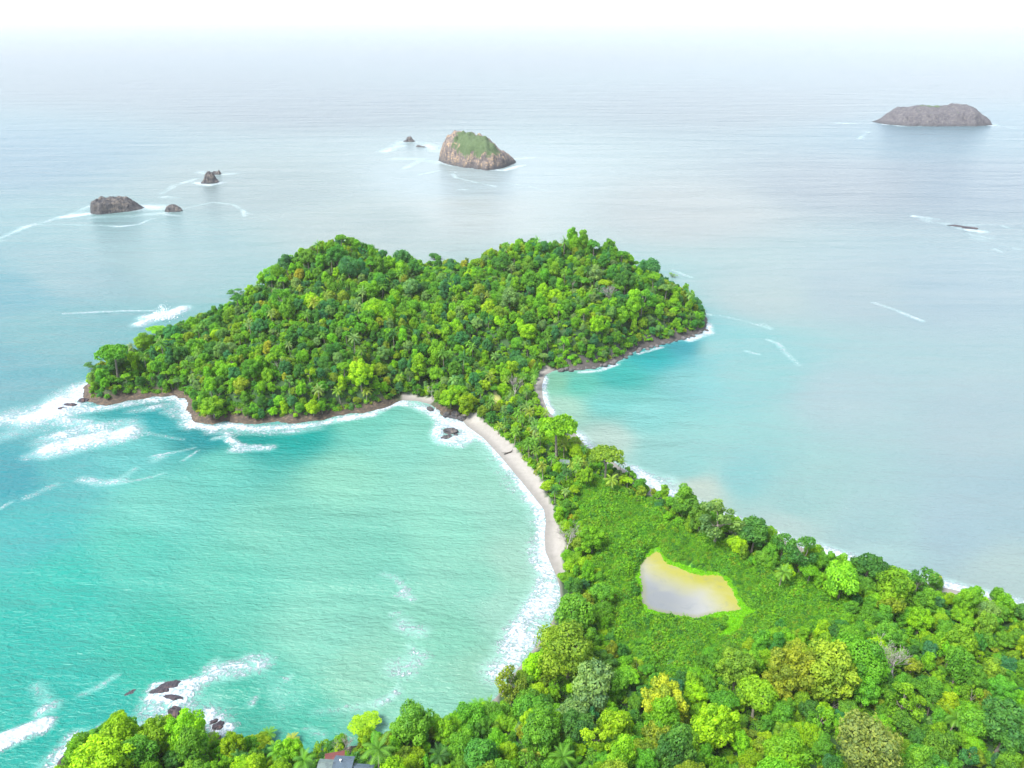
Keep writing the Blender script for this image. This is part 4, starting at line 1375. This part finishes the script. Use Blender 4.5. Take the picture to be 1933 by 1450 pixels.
def island(name, prof, ybase, depth, mat, label, grass=None, seed=0, rough=0.12, kx=2.2, front=0.55, step=None, cat='islet'):
    """PROF: skyline (px, py) against the water line YBASE(px) - a height field of its own real size"""
    pp = np.array(prof, float)
    base = np.array(ybase, float)
    x0 = (pp[0, 0] + pp[-1, 0]) / 2
    q0 = P(x0, np.interp(x0, base[:, 0], base[:, 1]))
    dist = q0[1]
    _, _, dep = proj(q0[0], q0[1], 0)
    m = dep / FPX                                           # metres per pixel there
    vf = math.cos(math.atan2(CAM_H, dist))
    sx = (pp[:, 0] - x0) * m
    sz = np.maximum((np.interp(pp[:, 0], base[:, 0], base[:, 1]) - pp[:, 1]) * m / vf * 0.93, 0.0)
    W = (sx[-1] - sx[0]) / 2
    st = step or max(W / 40, .35)
    xs, ys = axis(sx[0] - st * 3, sx[-1] + st * 3, st), axis(-depth * .75, depth * .75, st)
    q, F = sheet(xs, ys)
    nx = fbm(q[:, 0] / W * 4 + seed, q[:, 1] / W * 4, seed, 5) - .5
    px_ = q[:, 0] + nx * W * .10
    top = np.interp(px_, sx, sz, 0, 0)
    hw = depth / 2 * np.clip(1 - np.abs((px_ - (sx[0] + sx[-1]) / 2) / (W * 1.03)) ** kx, 0.0, 1) ** .6
    yoff = (np.interp(q[:, 0] / m + x0, base[:, 0], base[:, 1]) - np.interp(x0, base[:, 0], base[:, 1])) * -m * dist / CAM_H * .8
    v = (q[:, 1] - yoff) / np.maximum(hw, .3) + (fbm(q[:, 0] / W * 7, q[:, 1] / W * 7, seed + 5, 4) - .5) * .35
    c_ = np.where(v < front - .2, 1 - np.clip((front - .2 - v) / (front + .8), 0, 1) ** 2.2, 1 - np.clip((v - front + .2) / (1.2 - front), 0, 1) ** 2.6)
    cliffs = np.clip((1.0 - np.abs(v)) * 3.2, 0, 1) ** .8
    z = top * np.clip(.35 + .65 * c_, 0, 1) * cliffs
    z = z * (1 + rough * 3 * (fbm(q[:, 0] / W * 9, q[:, 1] / W * 9, seed + 9, 5) - .5)) - .8 - (np.abs(v) > 1) * 2
    V = np.column_stack([q, z])
    keep = (z[F] > -1.5).any(1)
    me = mesh_from(name, V, F[keep], mat, False)
    hmax = max(z.max(), 1)
    set_attr(me, 'wet', sm(hmax * .16 + 1.0, .3, z + nx * 3))
    if grass is not None:
        gx_ = np.zeros(len(q))
        for (gx0, gv0, grx, grv) in grass:
            gx_ = np.maximum(gx_, 1 - np.hypot((q[:, 0] / W - gx0) / grx, (v - gv0) / grv))
        set_attr(me, 'grass', np.clip(gx_ + .25, 0, 1) * (z > hmax * .3))
    else:
        set_attr(me, 'grass', np.zeros(len(q)))
    o = link(name, me, None, (q0[0], q0[1] + depth * .35, 0))
    return tag(o, label, cat, 'rock islets off the coast')


island('rock_island', [(822, 300), (825, 285), (832, 268), (840, 256), (855, 251), (875, 252), (900, 255), (918, 264), (932, 276), (945, 288), (958, 294), (968, 299), (975, 306)],
       [(822, 304), (850, 310), (880, 314), (920, 320), (945, 318), (975, 308)], 74, M_ROCK1, 'tall pink grey rock island topped with green grass, in the middle distance',
       [(-.12, -.30, .62, .85), (.2, -.25, .5, .7)], 3, .10, 3.0, .45)
island('rock_island', [(1672, 235), (1682, 233), (1692, 227), (1700, 217), (1710, 210), (1725, 207), (1745, 205), (1765, 203), (1785, 205), (1800, 205), (1815, 201), (1832, 199), (1845, 202), (1858, 212), (1870, 221), (1880, 234)],
       [(1660, 235), (1690, 236), (1760, 237), (1882, 237)], 120, M_ROCK3, 'long low grey island near the horizon on the right', [(.0, .2, .3, .2)], 7, .08, 5.0, .55)
island('sea_rock', [(172, 396), (176, 381), (188, 376), (205, 376), (218, 374), (232, 377), (242, 384), (250, 393), (258, 396)], [(172, 405), (200, 404), (230, 399), (258, 395)], 30, M_ROCK2,
       'big brown topped rock with dark face ringed by surf, leftmost of the sea rocks', None, 11, .12, 4, .4)
island('sea_rock', [(308, 398), (312, 391), (318, 387), (326, 387), (333, 391), (341, 398)], [(308, 400), (341, 400)], 16, M_ROCK2, 'small round grey rock right of the big brown topped rock', None, 13, .1, 3)
island('sea_rock', [(377, 345), (384, 338), (388, 326), (394, 324), (400, 328), (404, 338), (409, 343)], [(377, 347), (409, 346)], 20, M_ROCK2, 'pointed grey sea rock standing in a ring of foam', None, 17, .1, 3)
island('sea_rock', [(396, 329), (402, 323), (408, 325), (412, 321), (416, 328)], [(396, 330), (416, 330)], 12, M_ROCK2, 'low jagged rock just behind the pointed sea rock', None, 19, .15, 3)
island('sea_rock', [(760, 267), (766, 264), (768, 259), (775, 258), (778, 263), (784, 268)], [(760, 268), (784, 268)], 18, M_ROCK2, 'little dark sea rock left of the grassy rock island', None, 23, .1, 3)
island('sea_rock', [(784, 276), (788, 273), (794, 275), (800, 276), (806, 278)], [(784, 277), (806, 279)], 8, M_ROCK2, 'row of low dark rocks awash beside the grassy island', None, 25, .2, 3)


def boulder(name, seed, r, mat, fl=(1, 1, .7), sub=3):
    import bmesh
    bm = bmesh.new()
    bmesh.ops.create_icosphere(bm, subdivisions=sub, radius=1.0)
    off = Vector((seed * 3.7, seed * 1.9, 0))
    for v in bm.verts:
        d = v.co.normalized()
        k = 1 + .45 * mnoise.noise(d * 1.3 + off) + .22 * mnoise.noise(d * 3.1 + off) + .12 * mnoise.noise(d * 7 + off)
        v.co = Vector((d.x * k * fl[0], d.y * k * fl[1], d.z * k * fl[2])) * r
    me = bpy.data.meshes.new(name)
    bm.to_mesh(me)
    bm.free()
    me.materials.append(mat)
    z = np.array([v.co.z for v in me.vertices])
    set_attr(me, 'wet', sm(r * .35, -r * .05, z))
    return me


def rock(px, py, r, mat, label, fl=(1, 1, .7), seed=1, rz=0.0, z=0.0, group='rocks in the bay', lift=0.0):
    x, y = P(px, py, z)
    return tag(link('rock', boulder('rock', seed, r, mat, fl), None, (x, y, z - r * .08 + lift), rz), label, 'rock', group)


rock(851, 816, 3.5, M_ROCK2, 'larger grey rock in the surf at the top of the beach', (1.25, .9, .75), 2)
rock(842, 827, 3.0, M_ROCK2, 'smaller grey rock in the surf, left in front of its larger neighbour', (1.2, .9, .6), 3, .4)
rock(860, 822, 1.5, M_ROCK2, 'little grey rock right of the pair in the beach surf', (1, 1, .6), 4)
rock(316, 1300, 3.6, M_ROCK4, 'flat dark rock half covered by foam off the near headland', (1.5, .8, .3), 5, .3, lift=.7)
rock(308, 1307, 2.2, M_ROCK4, 'small dark rock at the left edge of the foam off the headland', (1.3, .9, .5), 6, lift=.6)
rock(325, 1318, 2.2, M_ROCK4, 'thin dark rock awash below the flat foam covered rock', (1.6, .6, .35), 7, -.2, lift=.6)
rock(333, 1347, 2.6, M_ROCK4, 'reddish brown pointed rock close to the headland trees', (1.2, .8, 1.15), 8, -.5)
rock(319, 1354, 1.4, M_ROCK4, 'small dark rock left of the reddish pointed rock', (1.2, .9, .5), 9)
rock(247, 1307, 2.2, M_ROCK4, 'lone dark submerged rock left of the foaming rocks', (1.5, .7, .10), 10, .5)
rock(411, 1372, 2.0, M_ROCK4, 'dark rock in foam right of the half bare headland tree', (1.1, .8, .6), 11, .6)
rock(404, 1362, 1.4, M_ROCK4, 'small dark rock above the foam right of the headland', (1.1, .8, .5), 12, .6)
rock(128, 1432, 3.0, M_ROCK4, 'dark rock at the foaming foot of the headland tip', (.8, 1.5, .4), 13)
rock(150, 1410, 2.2, M_ROCK4, 'smaller dark rock above in the foam at the headland tip', (.8, 1.4, .4), 14)
rock(116, 773, 3.2, M_ROCK4, 'dark rock in white surf off the peninsula tip, farther out', (1.5, .8, .5), 15)
rock(133, 766, 3.2, M_ROCK4, 'dark rock in white surf off the peninsula tip, middle one', (1.5, .8, .5), 16)
rock(156, 757, 3.0, M_ROCK4, 'dark rock touching the ledge at the peninsula tip', (1.3, .8, .6), 17)
for i, (px, py, r, fl) in enumerate([(860, 786, 3.4, (1.1, .8, .9)), (845, 784, 3.0, (1, .8, .9)), (872, 790, 2.6, (1, 1, .7)), (812, 772, 2.2, (1.3, .8, .6))]):
    rock(px, py, r, M_ROCK2, ['big dark rock at the head of the beach under the lime tree', 'dark rock left of the big one at the head of the beach', 'small dark rock where the sand begins',
                              'low dark rock in the small cove'][i], fl, 30 + i, i * .7, .4, 'dark rocks at the head of the beach')
for i, (px, py, r) in enumerate([(1800, 426, 4.0), (1811, 427.5, 3.4), (1832, 431, 5.5)]):
    rock(px, py, r, M_ROCK4, ['leftmost of three dark rocks awash in white water far right', 'middle of three dark rocks awash in white water far right',
                              'longest of three dark rocks awash in white water far right'][i], (1.8, .8, .35), 70 + i, -.3, 0, 'reef rocks on the right')
src = None
for i in range(30):
    t = i / 29
    pts_ = PL([(1062, 701), (1090, 700), (1130, 695), (1168, 684), (1205, 663), (1250, 652), (1300, 640), (1332, 624)])
    k_ = t * (len(pts_) - 1)
    a = pts_[int(k_)] if int(k_) < len(pts_) else pts_[-1]
    b_ = pts_[min(int(k_) + 1, len(pts_) - 1)]
    q = a + (b_ - a) * (k_ - int(k_)) + RNG.uniform(-1.8, 1.8, 2) + np.array([0, 1.0])
    if src is None:
        src = o = link('boulder', boulder('boulder', 55, 1.0, rock_material('boulder_rock', (.05, .047, .047), (.11, .10, .10), (.21, .195, .185)), (1.1, .9, .75), 2))
    else:
        o = src.copy()
        COL.objects.link(o)
    s = float(RNG.uniform(1.0, 2.4))
    o.location = (q[0], q[1], .3)
    o.scale = (s, s * .9, s)
    o.rotation_euler = (float(RNG.uniform(-.3, .3)), float(RNG.uniform(-.3, .3)), float(RNG.uniform(0, 6)))
    tag(o, 'grey boulder in the row along the far cove shore', 'boulder', 'grey boulders along the far cove')

# spray thrown up behind the peninsula
mspray = plain_material('spray', (0.9, 0.92, 0.94), 0.8, 0.0)
V, F = [], []
rng = g(5)
n = 900
h_ = rng.random(n) ** 1.6
q0 = P(302, 600)
cx = q0[0] + rng.normal(size=n) * (7.5 - 5.0 * h_) + 3.5 * h_
cy = q0[1] + rng.normal(size=n) * 3.5
cz = h_ * 11 * np.exp(-((cx - q0[0] - 2) / 8) ** 2) + .2
pp_ = np.column_stack([cx, cy, cz])
nn = rng.normal(size=(n, 3))
nn /= np.linalg.norm(nn, axis=1, keepdims=True)
V, F = quads(pp_, nn, rng.uniform(.18, .6, n) * (1.1 - .6 * h_), rng, 1.0, .3)
tag(link('spray', mesh_from('spray', V, F, mspray)), 'white plume of sea spray behind the peninsula', None, None, 'stuff')

# driftwood log on the sand
mb = MB()
x, y = P(960, 855, .8)
z0 = ground(x, y)
mb.tube([(-2.6, -1.4, .35), (-.8, -.2, .42), (.8, .5, .5), (2.0, 1.9, .8)], [.22, .34, .36, .2], 7)
mb.tube([(.8, .5, .5), (1.9, .6, 1.0), (2.5, .4, 1.3)], [.2, .14, .05], 5)
mb.tube([(-.8, -.2, .42), (-2.2, .3, .5), (-4.0, .2, .45)], [.16, .11, .06], 5)
mb.tube([(2.0, 1.9, .8), (2.4, 2.8, 1.5)], [.16, .05], 5)
tag(link('driftwood_log', mb.mesh('driftwood_log', plain_material('wet_wood', (.05, .04, .035), .9)), None, (x, y, z0)), 'dark branching driftwood log lying on the pale sand', 'log')

# ------------------------------------------------------------------ hut on the isthmus
M_ROOF = roof_material('weathered_metal_roof', (0.115, 0.155, 0.145), (0.065, 0.09, 0.095))
M_ROOFD = roof_material('dark_metal_roof', (0.06, 0.09, 0.12), (0.035, 0.05, 0.065))
M_RED = roof_material('red_painted_roof', (0.13, 0.028, 0.022), (0.07, 0.02, 0.018))
M_WALL = plain_material('reddish_wall', (0.22, 0.075, 0.045), .8)
M_CREAM = plain_material('cream_wall', (0.42, 0.38, 0.30), .8)
M_DARK = plain_material('dark_glass', (0.03, 0.035, 0.04), .2)
M_WHITE = plain_material('white_metal', (0.75, 0.77, 0.78), .4, .1)


def empty(name, loc, rz=0.0):
    o = bpy.data.objects.new(name, None)
    COL.objects.link(o)
    o.location = loc
    o.rotation_euler = (0, 0, rz)
    return o


x, y = P(1066, 872, 5.0)
hut = tag(empty('hut', (x, y, ground(x, y)), R(-8)), 'small hut with grey green metal roof and reddish walls in the isthmus trees', 'hut')
mb = MB()
mb.box((0, 0, 1.5), (2.0, 1.5, 1.5))
link('wall', mb.mesh('wall', M_WALL), hut)
mb = MB()
mb.slab([(-2.7, -2.3, 2.9), (2.7, -2.3, 2.9), (2.7, .3, 4.1), (-2.7, .3, 4.1)], .08)
mb.slab([(-2.7, .304, 4.1), (2.7, .304, 4.1), (2.7, 2.4, 3.1), (-2.7, 2.4, 3.1)], .08)
link('roof', mb.mesh('roof', M_ROOF), hut)
mb = MB()
mb.box((-.9, -1.52, 1.7), (.45, .03, .45))
link('window', mb.mesh('window', M_DARK), hut)
mb = MB()
mb.box((.7, -1.52, 1.0), (.42, .03, 1.0))
link('door', mb.mesh('door', plain_material('door_wood', (.10, .05, .03))), hut)
for sx in (-2.4, 2.4):
    mb = MB()
    mb.tube([(sx, -2.1, 0), (sx, -2.1, 2.95)], [.07, .07], 6)
    link('post', mb.mesh('post', M_PALM), hut)

# ------------------------------------------------------------------ house at the bottom edge
HZ = 27.0
x, y = P(645, 1437, HZ)
gz = ground(x, y)
house = tag(empty('house', (x, y, HZ - 5.4), R(-4)), 'house with weathered grey metal roofs at the bottom edge of the photo', 'house')
_, _, dp_ = proj(x, y, HZ)
mpp = dp_ / FPX


def X(px):
    return (px - 645) * mpp


mb = MB()
mb.box((X(655), -4.5, 1.5), (X(700) - X(655), 3.9, 2.7))
link('wall', mb.mesh('wall', M_CREAM), house)
for px in (620, 650, 690):
    mb = MB()
    mb.box((X(px), -8.43, 2.0), (.7, .03, .6))
    w = link('window', mb.mesh('window', M_WHITE), house)
    mb = MB()
    mb.box((X(px), -8.47, 2.0), (.6, .02, .5))
    link('pane', mb.mesh('pane', M_DARK), w)


def roof_part(x0, x1, yr, zr, mat, label):
    mb = MB()
    mb.slab([(x0, -9.2, zr - 2.2), (x1, -9.2, zr - 2.2), (x1, yr, zr), (x0, yr, zr)], .12)
    mb.slab([(x0, yr + .004, zr), (x1, yr + .004, zr), (x1, yr + 1.6, zr - .55), (x0, yr + 1.6, zr - .55)], .12)
    mb.tube([(x0, yr, zr + .05), (x1, yr, zr + .05)], [.12, .12], 6)
    o = link('roof', mb.mesh('roof', mat), house)
    o['label'] = label
    return o


roof_part(X(601), X(630), -.6, 5.2, M_ROOF, 'pale grey green left roof')
mid = roof_part(X(630) + .05, X(668), .3, 5.9, M_ROOFD, 'raised blue grey middle roof')
roof_part(X(668) + .05, X(707), -1.2, 4.9, M_ROOFD, 'dark blue grey right roof')
mb = MB()
mb.tube([(X(644), -.5, 5.4), (X(644), -.5, 6.4)], [.16, .16], 8)
mb.tube([(X(644), -.5, 6.404), (X(644), -.5, 6.55)], [.3, .3], 8)
link('vent', mb.mesh('vent', M_WHITE), mid)
# red roofed shed behind it
x, y = P(632, 1430, 23.0)
shed = tag(empty('shed', (x, y, 23.0 - 3.2), R(12)), 'low shed with dull red roof behind the metal roofed house', 'shed')
mb = MB()
mb.box((0, 0, .9), (2.1, 1.6, 1.9))
link('wall', mb.mesh('wall', M_CREAM), shed)
mb = MB()
mb.slab([(-2.9, -2.4, 2.7), (2.9, -2.4, 2.7), (2.9, .0, 3.4), (-2.9, .0, 3.4)], .1)
mb.slab([(-2.9, .004, 3.4), (2.9, .004, 3.4), (2.9, 2.3, 2.8), (-2.9, 2.3, 2.8)], .1)
link('roof', mb.mesh('roof', M_RED), shed)

# small pools in the marsh
for i, (px, py, a, b_, rz, lab) in enumerate([(1241, 1245, 1.3, 1.0, .2, 'tiny'), (1272, 1265, 3.4, .7, -.28, 'narrow')]):
    x, y = P(px, py, 2)
    mb = MB()
    n = 22
    ring = [(math.cos(2 * math.pi * k / n) * a * (1 + .2 * math.sin(3 * k)), math.sin(2 * math.pi * k / n) * b_ * (1 + .2 * math.cos(2.3 * k)), 0) for k in range(n)]
    mb.add(ring + [(p_[0], p_[1], -.3) for p_ in ring], [tuple(range(n))] + [(k, k + n, (k + 1) % n + n, (k + 1) % n) for k in range(n)])
    tag(link('pool', mb.mesh('pool', plain_material('pool_water', (.33, .35, .36), .1, .2)), None, (x, y, ground(x, y) + .12), rz), lab + ' silty pool in the marsh below the pond', None, None, 'structure')

# ------------------------------------------------------------------ haze
hm = bpy.data.materials.new('haze')
hm.use_nodes = True
hn = hm.node_tree
hn.nodes.remove(hn.nodes['Principled BSDF'])
pv = hn.nodes.new('ShaderNodeVolumePrincipled')
pv.inputs['Color'].default_value = (0.77, 0.78, 0.80, 1)
pv.inputs['Density'].default_value = 0.00004
hn.links.new(pv.outputs[0], hn.nodes['Material Output'].inputs['Volume'])
mb = MB()
mb.box((0, 70000, 113), (165000, 85000, 119))
hz = link('haze', mb.mesh('haze', hm))
tag(hz, 'pale sea haze over the bay', None, None, 'stuff')
print('trees', len(trees), 'individual', len(INDIV), 'palms', len(palms), 'smallest', INDIV[-1]['vis'])
